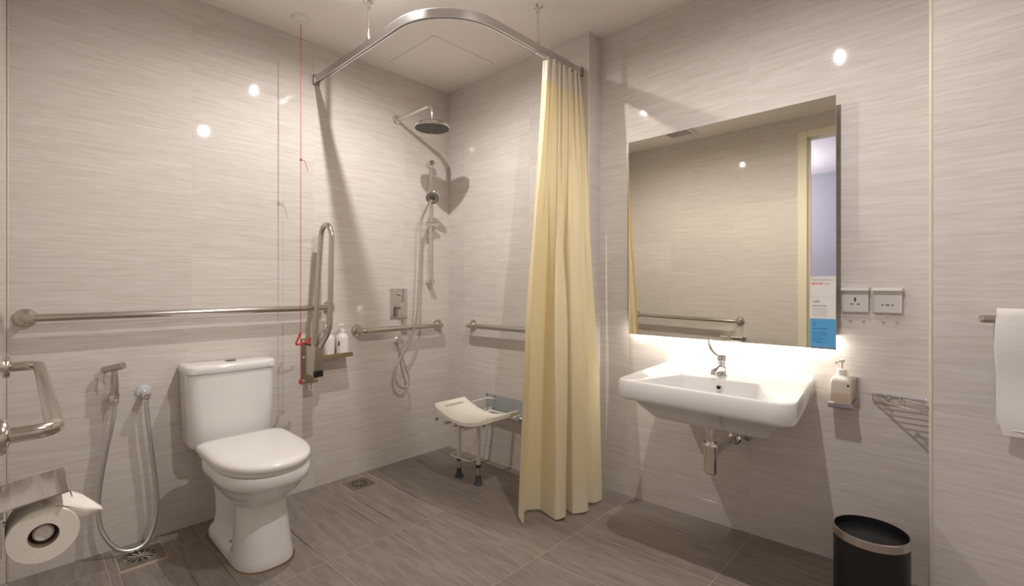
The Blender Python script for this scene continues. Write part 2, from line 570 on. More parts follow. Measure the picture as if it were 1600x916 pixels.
# ------------------------------------------------------------------ floor
FX = [XL, -1.855, -1.555, -1.255, -0.953, -0.652, -0.353, -0.055, 0.16]
FY = [0.02, -0.170, -0.772, -1.397, -1.990, -2.600, -3.2, YF]
bm = new_bm()
ys = sorted(set([0.05] + FY + [-0.5, YF - 0.12]))
rows = []
for y in ys:
    rows.append([bm.verts.new((x, y, z)) for x, z in ((XL - 0.12, fz(y) - 0.0009), (0.3, fz(y) - 0.0009), (0.3, -0.06), (XL - 0.12, -0.06))])
for a, b in zip(rows[:-1], rows[1:]):
    for j in range(4):
        bm.faces.new((a[j], a[(j + 1) % 4], b[(j + 1) % 4], b[j]))
bm.faces.new(rows[0]); bm.faces.new(rows[-1])
floor = structure(obj('floor', bm, 'floor_grout', smooth=False))
D1 = (-1.885, -1.660, -0.245, -0.020)      # drain pockets x0, x1, y0, y1
D2 = (-0.878, -0.658, -0.230, -0.024)
HOLES = [D1, D2]


def subtract(r, h):
    x0, x1, y0, y1 = r; a, b, c, d = h
    if b <= x0 or a >= x1 or d <= y0 or c >= y1: return [r]
    out = []
    if a > x0: out.append((x0, a, y0, y1))
    if b < x1: out.append((b, x1, y0, y1))
    m0, m1 = max(a, x0), min(b, x1)
    if d < y1: out.append((m0, m1, d, y1))
    if c > y0: out.append((m0, m1, y0, c))
    return out


def floor_tile(x0, x1, y0, y1, j=0.0034):
    """box following the fall of the floor; own mesh because its corners have their own heights"""
    if x1 - x0 < 0.008 or y1 - y0 < 0.008: return
    cx, cy = (x0 + x1) / 2, (y0 + y1) / 2
    za, zb = fz(y0), fz(y1)
    # local x runs along world y so that the streaks follow the tile's length
    sl = math.atan2(za - zb, y1 - y0)
    u = Vector((0, -math.cos(sl), math.sin(sl)))
    tile(floor, (cx, cy, (za + zb) / 2), u, (1, 0, 0), (y1 - y0 - j), (x1 - x0 - j), 'floor_tile')


for x0, x1 in zip(FX[:-1], FX[1:]):
    for y1, y0 in zip(FY[:-1], FY[1:]):
        rs = [(x0, x1, y0, y1)]
        for h in HOLES:
            rs = [q for r in rs for q in subtract(r, h)]
        for r in rs: floor_tile(*r)
for k, h in enumerate(HOLES):
    x0, x1, y0, y1 = h
    # thin cut strips round the grate, left and right of it
    g = 0.034
    floor_tile(x0, x0 + g, y0, y1); floor_tile(x1 - g, x1, y0, y1)
    floor_tile(x0 + g, x1 - g, y1 - 0.03, y1)
    if k == 1: floor_tile(x0 + g, x1 - g, y0, y0 + 0.02)


def floor_drain(cx, cy, w, rad, label):
    t = thing('floor_drain', label, 'drain', (cx, cy, 0), None)
    bm = new_bm()
    n = 32
    sq = []
    for i in range(n):
        a = 2 * PI * i / n
        c, s = math.cos(a), math.sin(a); q = max(abs(c), abs(s))
        sq.append((c / q * w / 2, s / q * w / 2))
    ci = [(math.cos(2 * PI * i / n) * rad, math.sin(2 * PI * i / n) * rad) for i in range(n)]
    bm_rings(bm, [[(cx + x, cy + y, -0.001) for x, y in sq], [(cx + x, cy + y, 0.002) for x, y in sq], [(cx + x, cy + y, 0.002) for x, y in ci], [(cx + x, cy + y, -0.001) for x, y in ci]], False, False, False)
    obj('frame', bm, 'steel_dark', t, smooth=False)
    lathe('sump', 'dark', t, [(rad, 0), (rad, 0.0004)], (cx, cy, -0.0012), n=32)
    bm = new_bm()
    for i in range(12):
        a = 2 * PI * i / 12
        d = Vector((math.cos(a), math.sin(a), 0)); e = Vector((-d.y, d.x, 0))
        o = Vector((cx, cy, 0))
        w0, w1 = 0.0025, 0.0065
        ring = lambda z: [o + d * 0.010 - e * w0 + Vector((0, 0, z)), o + d * 0.010 + e * w0 + Vector((0, 0, z)), o + d * (rad - 0.010) + e * w1 + Vector((0, 0, z)), o + d * (rad - 0.010) - e * w1 + Vector((0, 0, z))]
        bm_rings(bm, [ring(-0.0008), ring(0.0018)])
    bm_lathe(bm, [(0.014, -0.0008), (0.014, 0.002), (0.01, 0.0025)], (cx, cy, 0), n=20)
    ro = [[(cx + math.cos(2 * PI * i / 40) * r, cy + math.sin(2 * PI * i / 40) * r, z) for i in range(40)] for r, z in ((rad - 0.001, -0.0008), (rad - 0.001, 0.0022), (rad - 0.011, 0.0022), (rad - 0.011, -0.0008))]
    bm_rings(bm, ro, closed=True)
    obj('grate', bm, 'steel_dark', t)
    return t


floor_drain(-1.772, -0.147, 0.150, 0.062, 'round slotted floor drain under the bidet hose loop')
floor_drain(-0.768, -0.136, 0.142, 0.060, 'slotted floor drain at the wall below the shelf of bottles')


# ------------------------------------------------------------------ ceiling fittings
def downlight(x, y, label):
    t = thing('downlight', label, 'light', (x, y, H), 'recessed ceiling downlights')
    lathe('trim_ring', 'white', t, [(0.0185, 0.0), (0.046, 0.0), (0.046, 0.002), (0.040, 0.004), (0.0185, 0.002)], (x, y, H), (0, 0, -1), 32)
    lathe('lens', 'lamp', t, [(0.018, 0.0), (0.017, 0.005), (0.012, 0.010), (0.006, 0.0125), (0.0, 0.013)], (x, y, H - 0.0005), (0, 0, -1), 24)
    l = bpy.data.lights.new('downlight_beam', 'SPOT')
    l.spot_size = math.radians(174); l.spot_blend = 0.62
    l.energy = SPOT_POWER; l.color = SPOT_COLOR
    l.shadow_soft_size = 0.008
    lo = bpy.data.objects.new('downlight_beam', l)
    COL.objects.link(lo); lo.parent = t; lo.location = (0, 0, -0.027)
    return t


downlight(-1.000, -0.88, 'recessed ceiling downlight between the toilet and the curtain rail')
downlight(-1.000, -2.135, 'recessed ceiling downlight in front of the basin mirror')

t = thing('ceiling_vent', 'square slatted air vent in the ceiling, seen in the mirror', 'vent', (-1.85, -0.81, H))
bm = new_bm()
for a in (0, 1):
    bm_box(bm, -1.98 + a * 0.23, -1.95 + a * 0.23, -0.94, -0.68, H - 0.010, H, 0.002, 1)
    bm_box(bm, -1.95, -1.75, -0.94 + a * 0.23, -0.91 + a * 0.23, H - 0.010, H, 0.002, 1)
obj('frame', bm, 'white', t)
for i in range(8):
    bm = new_bm(); y = -0.905 + i * 0.0265
    bm_box(bm, -1.95, -1.75, y, y + 0.014, H - 0.008, H - 0.005)
    obj('slat', bm, 'white', t)
box('duct', 'dark', t, -1.95, -1.75, -0.91, -0.71, H - 0.002, H - 0.001)

t = thing('access_panel', 'square flush access panel in the ceiling over the shower', 'panel', (-0.325, -0.335, H))
box('gap', 'mirror_back', t, -0.552, -0.098, -0.562, -0.108, H - 0.0006, H)
box('panel', 'ceiling', t, -0.5505, -0.0995, -0.5605, -0.1095, H - 0.0009, H - 0.0004)

# pull cord
t = thing('emergency_pull_cord', 'red emergency pull cord hanging from a white ceiling switch', 'pull cord', (-1.126, -0.20, H))
lathe('switch', 'white', t, [(0.044, 0), (0.044, 0.008), (0.040, 0.014), (0.026, 0.018), (0.010, 0.020), (0.008, 0.034), (0.0, 0.035)], (-1.126, -0.20, H), (0, 0, -1), 32)
tube('cord', 'red', t, [(-1.126, -0.2, H - 0.03), (-1.126, -0.2, 1.8), (-1.127, -0.2, 1.2), (-1.126, -0.2, 0.66)], 0.0017, 8)
bm = new_bm()
bm_lathe(bm, [(0.001, -0.008), (0.005, -0.005), (0.005, 0.005), (0.001, 0.008)], (-1.126, -0.2, 1.792), n=10)
bm_tube(bm, catmull([(-1.124, -0.2, 1.792), (-1.108, -0.2, 1.79), (-1.098, -0.2, 1.768), (-1.090, -0.2, 1.74)], 5), 0.0015, 6)
obj('knot', bm, 'red', t)
bm = new_bm()
tri = [(-1.126, -0.2, 0.903), (-1.150, -0.2, 0.850), (-1.146, -0.2, 0.842), (-1.088, -0.2, 0.852), (-1.080, -0.2, 0.858), (-1.081, -0.2, 0.872)]
bm_tube(bm, fillet(tri, 0.004, 4), 0.0052, 8)
obj('handle', bm, 'red', t)
lathe('bob', 'red', t, [(0.002, -0.012), (0.007, -0.009), (0.008, 0.004), (0.003, 0.014)], (-1.128, -0.2, 0.650), n=12)


# ------------------------------------------------------------------ grab bars
def flange(name, parent, c, n, r=0.036, m='steel'):
    return lathe(name, m, parent, [(r, 0), (r, 0.004), (r - 0.003, 0.009), (r * 0.55, 0.012), (r * 0.5, 0.014)], c, n, 32)


def grab_bar(label, a, b, nrm, off, r, m='steel', fr=0.036, group=None):
    a, b, nrm = Vector(a), Vector(b), Vector(nrm)
    t = thing('grab_bar', label, 'grab bar', (a + b) / 2, group)
    flange('flange', t, a, nrm, fr, m); flange('flange', t, b, nrm, fr, m)
    tube('bar', m, t, fillet([a + nrm * 0.004, a + nrm * off, b + nrm * off, b + nrm * 0.004], 0.045, 8), r, 20)
    return t


grab_bar('longest stainless grab bar, fixed to the wall above the toilet', (-2.112, 0, 1.018), (-0.885, 0, 1.021), (0, -1, 0), 0.062, 0.0155)
grab_bar('short stainless grab bar below the square shower mixer', (-0.708, 0, 0.872), (-0.100, 0, 0.873), (0, -1, 0), 0.062, 0.0165)
grab_bar('stainless grab bar above the bath seat, running behind the curtain', (0, -0.268, 0.879), (0, -0.90, 0.884), (-1, 0, 0), 0.062, 0.0165)
grab_bar('thick polished grab bar above the toilet paper holder', (XL, -1.235, 0.832), (XL, -0.225, 0.855), (1, 0, 0), 0.083, 0.0165, 'steel', 0.038)

# fold up support rail
t = thing('fold_up_support_rail', 'looped steel support rail folded up beside the toilet', 'support rail', (-1.0, 0, 0.72))
box('wall_plate', 'steel', t, -1.046, -0.949, -0.006, 0, 0.598, 0.852, bev=0.002)
bm = new_bm()
bm_box(bm, -1.030, -1.024, -0.135, -0.006, 0.655, 0.815, 0.002, 1)
bm_box(bm, -0.988, -0.982, -0.135, -0.006, 0.655, 0.815, 0.002, 1)
bm_box(bm, -1.030, -0.982, -0.143, -0.134, 0.655, 0.815, 0.003, 2)
obj('hinge_housing', bm, 'steel', t)
box('hinge_stop', 'black', t, -1.0305, -0.9815, -0.146, -0.125, 0.650, 0.686, bev=0.004)
loop = [(-1.018, -0.097, 0.76), (-1.012, -0.097, 0.84), (-0.974, -0.096, 1.40)]
L0 = Vector((-0.974, -0.096, 1.40)); L1 = Vector((-0.955, -0.186, 1.40))
arc = []
mid = (L0 + L1) / 2
for k in range(1, 12):
    a = PI * k / 12
    arc.append(mid + (L0 - mid) * math.cos(a) + Vector((0, 0, 1)) * math.sin(a) * 0.078)
down = fillet([L1, (-0.964, -0.182, 0.905), (-0.998, -0.126, 0.800), (-1.002, -0.120, 0.76)], [0.12, 0.02], 8)
bm = new_bm()
bm_tube(bm, [Vector(p) for p in loop] + arc + down, 0.0145, 18)
obj('loop', bm, 'steel', t, 60)
for x, z in ((-1.030, 0.836), (-0.962, 0.838), (-1.030, 0.745), (-1.030, 0.615), (-0.962, 0.615)):
    lathe('bolt', 'chrome', t, [(0.008, 0), (0.0075, 0.005), (0.004, 0.009), (0.0, 0.010)], (x, -0.006, z), (0, -1, 0), 14)

# ------------------------------------------------------------------ bottles on their shelf
t = thing('bottle_shelf', 'narrow steel shelf holding the white pump bottles', 'shelf', (-0.86, 0, 0.745))
bm = new_bm()
bm_box(bm, -0.962, -0.782, -0.092, 0, 0.735, 0.739)
bm_box(bm, -0.962, -0.782, -0.095, -0.091, 0.735, 0.760, 0.001, 1)
bm_box(bm, -0.962, -0.782, -0.004, 0, 0.735, 0.775, 0.001, 1)
obj('tray', bm, 'steel', t)
lathe('screw', 'chrome', t, [(0.004, 0), (0.004, 0.003), (0.0, 0.004)], (-0.795, -0.004, 0.767), (0, -1, 0), 10)


def pump_bottle(name, label, x, y, z, r, h, group, m='bottle_white', depth=None):
    t = thing(name, label, 'bottle', (x, y, z), group)
    lathe('body', m, t, [(r - 0.004, 0), (r, 0.004), (r, h * 0.78), (r * 0.9, h * 0.87), (r * 0.6, h * 0.95), (0.013, h)], (x, y, z), n=32)
    lathe('collar', 'white', t, [(0.0145, h), (0.0145, h + 0.018), (0.012, h + 0.020)], (x, y, z), n=20)
    bm = new_bm()
    bm_lathe(bm, [(0.005, h + 0.018), (0.005, h + 0.040), (0.009, h + 0.041), (0.0095, h + 0.050), (0.007, h + 0.052)], (x, y, z), n=14)
    bm_tube(bm, [(x, y, z + h + 0.046), (x - 0.018, y - 0.012, z + h + 0.047), (x - 0.032, y - 0.021, z + h + 0.040)], 0.0042, 8)
    obj('pump', bm, 'white', t)
    return t


b1 = pump_bottle('pump_bottle', 'white pump bottle on the shelf, next to the steel loop', -0.913, -0.052, 0.739, 0.036, 0.132, 'pump bottles on the shower shelf')
b2 = copy_tree(b1); b2.location.x = -0.828
b2['label'] = 'white pump bottle at the free end of the shelf, with black print'
box('print', 'violet_print', b2, -0.861, -0.855, -0.076, -0.07, 0.800, 0.826)

# ------------------------------------------------------------------ shower fittings
t = thing('shower_mixer', 'square chrome shower mixer plate with lever', 'mixer', (-0.416, 0, 1.03))
box('plate', 'chrome', t, -0.481, -0.351, -0.008, 0, 0.933, 1.127, bev=0.002)
cyl('diverter_knob', 'chrome', t, (-0.412, -0.008, 1.090), (-0.412, -0.030, 1.090), 0.012, n=20, bev=0.002)
cyl('lever_hub', 'chrome', t, (-0.412, -0.008, 1.012), (-0.412, -0.055, 1.012), 0.021, n=24, bev=0.002)
box('lever', 'chrome', t, -0.432, -0.392, -0.062, -0.050, 0.938, 1.030, bev=0.003)

t = thing('shower_outlet', 'round chrome hose outlet below the short grab bar', 'shower outlet', (-0.423, 0, 0.789))
lathe('rosette', 'chrome', t, [(0.026, 0), (0.026, 0.006), (0.022, 0.010), (0.021, 0.034), (0.018, 0.038)], (-0.423, 0, 0.789), (0, -1, 0), 24)
cyl('nozzle', 'chrome', t, (-0.423, -0.026, 0.785), (-0.425, -0.030, 0.752), 0.010, n=14)

t = thing('overhead_shower', 'round rain shower head on a wall arm above the slide rail', 'shower head', (-0.43, 0, 2.22))
lathe('rosette', 'chrome', t, [(0.030, 0), (0.030, 0.005), (0.024, 0.012), (0.012, 0.016)], (-0.43, 0, 2.220), (0, -1, 0), 28)
tube('arm', 'chrome', t, fillet([(-0.43, 0, 2.22), (-0.43, -0.38, 2.222), (-0.43, -0.38, 2.115)], 0.05, 8), 0.0105, 16)
lathe('head', 'chrome', t, [(0.012, 0.045), (0.018, 0.030), (0.030, 0.024), (0.09, 0.018), (0.105, 0.008), (0.105, -0.004), (0.102, -0.006)], (-0.43, -0.38, 2.085), (0, 0, 1), 48)
face = lathe('spray_face', 'nozzle', t, [(0.101, 0), (0.101, 0.001)], (-0.43, -0.38, 2.0785), (0, 0, -1), 40)
bm = new_bm()
for ring in range(1, 8):
    n = ring * 6
    for k in range(n):
        a = 2 * PI * k / n + ring * 0.3
        c = (-0.43 + math.cos(a) * ring * 0.0135, -0.38 + math.sin(a) * ring * 0.0135, 2.0776)
        bm_lathe(bm, [(0.0042, 0), (0.0032, 0.003)], c, (0, 0, -1), 6)
nz = obj('nozzles', bm, 'rubber', t)
nz['kind'] = 'stuff'

t = thing('slide_rail', 'vertical chrome slide rail for the hand shower', 'shower rail', (-0.2, 0, 1.57))
RX, RY = -0.198, -0.052
tube('rail', 'chrome', t, [(RX, RY, 1.165), (RX, RY, 1.988)], 0.0095, 16)
for z in (1.975, 1.176):
    bm = new_bm()
    bm_lathe(bm, [(0.020, 0), (0.020, 0.030), (0.020, 0.068), (0.017, 0.071)], (RX + 0.020, 0, z), (-0.25, -1, 0), 22)
    obj('bracket', bm, 'chrome', t)
bm = new_bm()
bm_lathe(bm, [(0.013, 0), (0.016, 0.003), (0.016, 0.045), (0.013, 0.048)], (RX + 0.052, RY - 0.004, 1.562), (-1, 0, 0), 20)
bm_lathe(bm, [(0.013, 0), (0.013, 0.09)], (RX + 0.010, RY - 0.010, 1.560), (-1, -0.30, -0.05), 18)
obj('slider', bm, 'chrome', t)

t = thing('hand_shower', 'hand shower with its chrome hose hooked on the slide rail', 'hand shower', (-0.30, -0.10, 1.56))
hd = Vector((-0.254, -0.150, 1.722))
nrm = Vector((-0.45, -0.62, -0.64)).normalized()
tube('handle', 'chrome', t, [(-0.312, -0.098, 1.540), (-0.306, -0.102, 1.575), (-0.280, -0.118, 1.65), tuple(hd - nrm * 0.016)], [0.010, 0.011, 0.012, 0.013], 16)
lathe('head', 'chrome', t, [(0.014, -0.030), (0.034, -0.022), (0.047, -0.010), (0.048, 0.004), (0.044, 0.008)], hd, nrm, 32)
lathe('spray_face', 'nozzle', t, [(0.043, 0.008), (0.043, 0.0095), (0.022, 0.0095), (0.020, 0.008)], hd, nrm, 28)
bm = new_bm()
u_, w_, a_ = frame(nrm)
for k in range(20):
    a = 2 * PI * k / 20
    bm_lathe(bm, [(0.003, 0), (0.002, 0.003)], hd + nrm * 0.0095 + (u_ * math.cos(a) + w_ * math.sin(a)) * 0.035, nrm, 6)
nz = obj('nozzles', bm, 'rubber', t); nz['kind'] = 'stuff'
hose = [(-0.425, -0.030, 0.753), (-0.409, -0.05, 0.657), (-0.384, -0.07, 0.560), (-0.396, -0.075, 0.502), (-0.440, -0.07, 0.497), (-0.474, -0.06, 0.545), (-0.468, -0.06, 0.62), (-0.430, -0.06, 0.700), (-0.38, -0.08, 0.790), (-0.342, -0.098, 0.94), (-0.326, -0.095, 1.13), (-0.316, -0.095, 1.34), (-0.312, -0.098, 1.540)]
hp = catmull(hose, 24)
tube('hose', 'alu', t, hp, [0.0072 + 0.0006 * (i % 2) for i in range(len(hp))], 12)

# ------------------------------------------------------------------ bidet sprayer and its valve
t = thing('bidet_sprayer', 'steel bidet sprayer hung on the wall left of the toilet', 'bidet sprayer', (-1.848, 0, 0.674))
lathe('holder', 'chrome', t, [(0.024, 0), (0.024, 0.004), (0.020, 0.008), (0.020, 0.012)], (-1.849, 0, 0.668), (0, -1, 0), 24)
lathe('clip', 'chrome', t, [(0.016, -0.012), (0.017, 0.0), (0.016, 0.012)], (-1.849, -0.050, 0.668), n=18)
bm = new_bm(); bm_box(bm, -1.858, -1.840, -0.040, -0.008, 0.660, 0.676, 0.002, 1); obj('clip_arm', bm, 'chrome', t)
lathe('handle', 'steel', t, [(0.0125, -0.045), (0.0145, -0.01), (0.0145, 0.04), (0.012, 0.08), (0.010, 0.110)], (-1.848, -0.052, 0.680), (0, 0, 1), 18)
cyl('spray_head', 'steel', t, (-1.884, -0.030, 0.786), (-1.822, -0.090, 0.806), 0.0145, n=20, bev=0.002)
tube('trigger', 'steel', t, catmull([(-1.878, -0.045, 0.776), (-1.883, -0.048, 0.75), (-1.879, -0.050, 0.725)], 4), 0.0028, 8)
hose = [(-1.848, -0.052, 0.640), (-1.855, -0.052, 0.566), (-1.881, -0.048, 0.408), (-1.899, -0.046, 0.252), (-1.894, -0.058, 0.134), (-1.855, -0.080, 0.048), (-1.802, -0.092, 0.012), (-1.742, -0.080, 0.026), (-1.710, -0.062, 0.107), (-1.703, -0.055, 0.20), (-1.716, -0.052, 0.364), (-1.734, -0.052, 0.541), (-1.740, -0.050, 0.630)]
hp = catmull(hose, 22)
tube('hose', 'alu', t, hp, [0.0086 + 0.0006 * (i % 2) for i in range(len(hp))], 12)
t = thing('stop_valve', 'chrome stop valve with a blue ring feeding the bidet hose', 'valve', (-1.742, 0, 0.668))
lathe('rosette', mat('pale blue rosette', srgb(214, 218, 220), 0.3, 0.2, noise=0.03), t, [(0.030, 0), (0.030, 0.003), (0.025, 0.009), (0.016, 0.011)], (-1.742, 0, 0.668), (0, -1, 0), 26)
lathe('valve_body', 'chrome', t, [(0.013, 0.01), (0.013, 0.055), (0.016, 0.056), (0.016, 0.072), (0.010, 0.076), (0.010, 0.070), (0.0, 0.070)], (-1.742, 0, 0.668), (0.0, -1, -0.1), 22)
lathe('nut', 'chrome', t, [(0.011, 0), (0.013, 0.004), (0.013, 0.018), (0.011, 0.02)], (-1.7405, -0.050, 0.655), (0, 0, -1), 6)

# ------------------------------------------------------------------ toilet
TX = -1.42
t = thing('toilet', 'white close-coupled toilet with its lid down', 'toilet', (TX, -0.40, 0))


def bowl_ring(z, yb, yc, yf, wd, pocket=0.0, py=(-0.455, -0.20), sq=2.6):
    """outline of the pan at height z; pocket narrows the sides between py[0] and py[1]"""
    pts = []
    n1, n2, n3 = 26, 16, 7
    # right side, back to front, then front arc, then left side
    def hw(y):
        h = wd
        if pocket:
            a = (y - py[0]) / 0.018; b = (py[1] - y) / 0.06
            s = lambda q: 1 / (1 + math.exp(-max(-30, min(30, q * 2.2))))
            h -= pocket * s(a) * s(b)
        if z > 0.27:
            h *= 1 - 0.42 / (1 + math.exp(-max(-30, min(30, (y + 0.255) / 0.022))))
        return h
    rc = min(0.05, wd * 0.5)
    right = []
    for k in range(n3):
        a = PI / 2 * k / (n3 - 1)
        right.append((hw(yb - rc) - rc + rc * math.sin(a), yb - rc + rc * math.cos(a)))
    for k in range(1, n1):
        y = (yb - rc) + (yc - (yb - rc)) * k / n1
        right.append((hw(y), y))
    for k in range(n2):
        a = PI / 2 * k / n2
        right.append((wd * math.cos(a) ** (2 / sq * 1.0) if a else wd, yc + (yf - yc) * math.sin(a) ** (2 / sq * 1.15)))
    pts = [Vector((TX + x, y, z)) for x, y in right] + [Vector((TX, yf, z))] + [Vector((TX - x, y, z)) for x, y in reversed(right)]
    return pts


rings = [
    bowl_ring(0.002, -0.13, -0.52, -0.655, 0.112, 0.0),
    bowl_ring(0.030, -0.13, -0.52, -0.655, 0.112, 0.0),
    bowl_ring(0.045, -0.13, -0.52, -0.650, 0.109, 0.010),
    bowl_ring(0.060, -0.13, -0.52, -0.646, 0.107, 0.055),
    bowl_ring(0.110, -0.13, -0.51, -0.634, 0.103, 0.062),
    bowl_ring(0.190, -0.12, -0.50, -0.612, 0.098, 0.060),
    bowl_ring(0.235, -0.10, -0.49, -0.602, 0.096, 0.044),
    bowl_ring(0.252, -0.09, -0.49, -0.606, 0.100, 0.020),
    bowl_ring(0.275, -0.08, -0.48, -0.640, 0.120, 0.006),
    bowl_ring(0.300, -0.07, -0.48, -0.676, 0.140, 0.0),
    bowl_ring(0.330, -0.06, -0.48, -0.706, 0.156, 0.0),
    bowl_ring(0.348, -0.05, -0.48, -0.722, 0.163, 0.0),
    bowl_ring(0.356, -0.05, -0.48, -0.738, 0.172, 0.0),
    bowl_ring(0.375, -0.05, -0.48, -0.744, 0.176, 0.0),
    bowl_ring(0.398, -0.05, -0.48, -0.744, 0.176, 0.0),
    bowl_ring(0.406, -0.05, -0.48, -0.738, 0.172, 0.0),
]
bm = new_bm(); bm_rings(bm, rings)
obj('pan', bm, 'ceramic', t, 50)


def d_ring(z, yb, yf, wd, inset=0.0, yc=-0.47):
    right = []
    rc = 0.05
    for k in range(7):
        a = PI / 2 * k / 6
        right.append((wd - inset - rc + rc * math.sin(a), yb - inset - rc + rc * math.cos(a)))
    for k in range(1, 8):
        right.append((wd - inset, (yb - inset - rc) + (yc - (yb - inset - rc)) * k / 8))
    for k in range(18):
        a = PI / 2 * k / 18
        right.append(((wd - inset) * math.cos(a) ** 0.9 if a else wd - inset, yc + (yf + inset - yc) * math.sin(a) ** 0.92))
    return [Vector((TX + x, y, z)) for x, y in right] + [Vector((TX, yf + inset, z))] + [Vector((TX - x, y, z)) for x, y in reversed(right)]


bm = new_bm()
bm_rings(bm, [d_ring(0.4065, -0.235, -0.742, 0.173, 0.004), d_ring(0.409, -0.235, -0.742, 0.173), d_ring(0.422, -0.235, -0.742, 0.173), d_ring(0.426, -0.235, -0.742, 0.173, 0.004)])
obj('seat', bm, 'seat_plastic', t, 50)
bm = new_bm()
bm_rings(bm, [d_ring(0.4265, -0.230, -0.756, 0.184, 0.004), d_ring(0.430, -0.230, -0.756, 0.184, 0.0), d_ring(0.443, -0.230, -0.756, 0.184, 0.0), d_ring(0.451, -0.230, -0.756, 0.184, 0.005), d_ring(0.457, -0.230, -0.756, 0.184, 0.018), d_ring(0.460, -0.230, -0.756, 0.184, 0.05)])
obj('lid', bm, 'seat_plastic', t, 60)


def tank_ring(z, wd, yb, yf, r, bow, inset=0.0):
    c = [(TX + wd - inset, yb), (TX + wd - inset, yf + inset), (TX - wd + inset, yf + inset), (TX - wd + inset, yb)]
    P = roundpoly(c, [0.012, r, r, 0.012], z, 8)
    out = []
    for i, p in enumerate(P):
        out.append(p)
        if i % 9 == 8:
            q = P[(i + 1) % len(P)]
            out += [p.lerp(q, j / 10) for j in range(1, 10)]
    for p in out:
        f = min(1.0, max(0.0, (yb - p.y) / (yb - yf)))
        p.y -= bow * f * max(0.0, 1 - ((p.x - TX) / wd) ** 2)
    return out


tk = [(0.395, 0.172, 0.012), (0.402, 0.176, 0.004), (0.42, 0.178, 0.0), (0.60, 0.186, 0.0), (0.738, 0.189, 0.0)]
bm = new_bm()
rg = []
for z, wd, ins in tk:
    rg.append(tank_ring(z, wd, -0.004, -0.160, 0.055, 0.018, ins))
bm_rings(bm, rg)
obj('cistern', bm, 'ceramic', t, 50)
bm = new_bm()
rg = [tank_ring(z, 0.195, -0.003, -0.167, 0.058, 0.018, ins) for z, ins in ((0.740, 0.003), (0.743, 0.0), (0.766, 0.0), (0.774, 0.003), (0.779, 0.010), (0.781, 0.022))]
bm_rings(bm, rg)
obj('cistern_lid', bm, 'ceramic', t, 50)
for s in (-1, 1):
    bm = new_bm()
    pts = []
    for z, k in ((0.7805, 1), (0.785, 1), (0.787, 0.86)):
        ring = [Vector((TX + s * 0.001 + s * 0.022 * k * abs(math.sin(a)) if True else 0, -0.10 + 0.026 * k * math.cos(a), z)) for a in [PI * j / 14 for j in range(15)]]
        pts.append(ring)
    bm_rings(bm, pts)
    obj('flush_button', bm, 'steel_dark', t)
for s in (-1, 1):
    lathe('bolt_cap', 'steel_dark', t, [(0.006, 0), (0.006, 0.003), (0.0, 0.005)], (TX + s * 0.085, -0.40, 0.052), (s * 0.3, 0, 1), 12)
    lathe('seat_hinge', 'seat_plastic', t, [(0.010, 0), (0.010, 0.06), (0.008, 0.062)], (TX + s * 0.075 - 0.03, -0.210, 0.417), (1, 0, 0), 16)
bm = new_bm()
ro = bowl_ring(0.0, -0.125, -0.52, -0.668, 0.122); ri = bowl_ring(0.0, -0.13, -0.52, -0.655, 0.112)
up = lambda r, z: [Vector((p.x, p.y, fz(p.y) + z)) for p in r]
bm_rings(bm, [up(ro, -0.002), up(ro, 0.0015), up(ri, 0.005), up(ri, -0.002)], False, False)
obj('sealant_bead', bm, 'sealant', t)

# ------------------------------------------------------------------ toilet paper and its holder (left wall)
t = thing('toilet_paper_holder', 'steel toilet paper holder with a flat cover on the left wall', 'paper holder', (XL, -1.2, 0.68))
bm = new_bm()
for (x0, z0, x1, z1) in ((XL, 0.690, -2.062, 0.703),):
    A = [(x0, -1.285, z0), (x1, -1.285, z1), (x1, -1.098, z1), (x0, -1.098, z0)]
    bm_rings(bm, [[Vector(p) for p in A], [Vector(p) + Vector((0, 0, 0.003)) for p in A]])
    L = [(x1, -1.285, z1 + 0.003), (x1 + 0.002, -1.285, z1 + 0.003), (x1 + 0.006, -1.285, z1 - 0.012), (x1 + 0.004, -1.285, z1 - 0.012)]
    bm_rings(bm, [[Vector(p) for p in L], [Vector(p) + Vector((0, 0.187, 0)) for p in L]])
obj('cover', bm, 'chrome', t, smooth=False)
box('wall_plate', 'chrome', t, XL, XL + 0.004, -1.285, -1.098, 0.60, 0.678, bev=0.001)
tube('spindle', 'chrome', t, fillet([(XL, -1.135, 0.617), (-2.100, -1.135, 0.617), (-2.100, -1.240, 0.617)], 0.012, 5), 0.007, 12)
lathe('spindle_cap', 'white', t, [(0.017, 0), (0.017, 0.012), (0.014, 0.015)], (-2.100, -1.238, 0.617), (0, -1, 0), 22)
t = thing('toilet_paper_roll', 'white toilet paper roll with a folded tail on the steel holder', 'toilet paper', (-2.100, -1.21, 0.617))
bm = new_bm()
n = 48
def rr(r, y): return [Vector((-2.100 + r * math.cos(2 * PI * k / n), y, 0.617 + r * math.sin(2 * PI * k / n))) for k in range(n)]
bm_rings(bm, [rr(0.0245, -1.160), rr(0.0555, -1.160), rr(0.0570, -1.163), rr(0.0570, -1.263), rr(0.0555, -1.266), rr(0.0245, -1.266)], closed=True)
obj('roll', bm, 'paper', t)
bm = new_bm()
bm_rings(bm, [rr(0.0238, -1.161), rr(0.0244, -1.161), rr(0.0244, -1.2655), rr(0.0238, -1.2655)], closed=True)
obj('core', bm, mat('brown card core', srgb(140, 122, 104), 0.9, noise=0.1), t)
bm = new_bm()
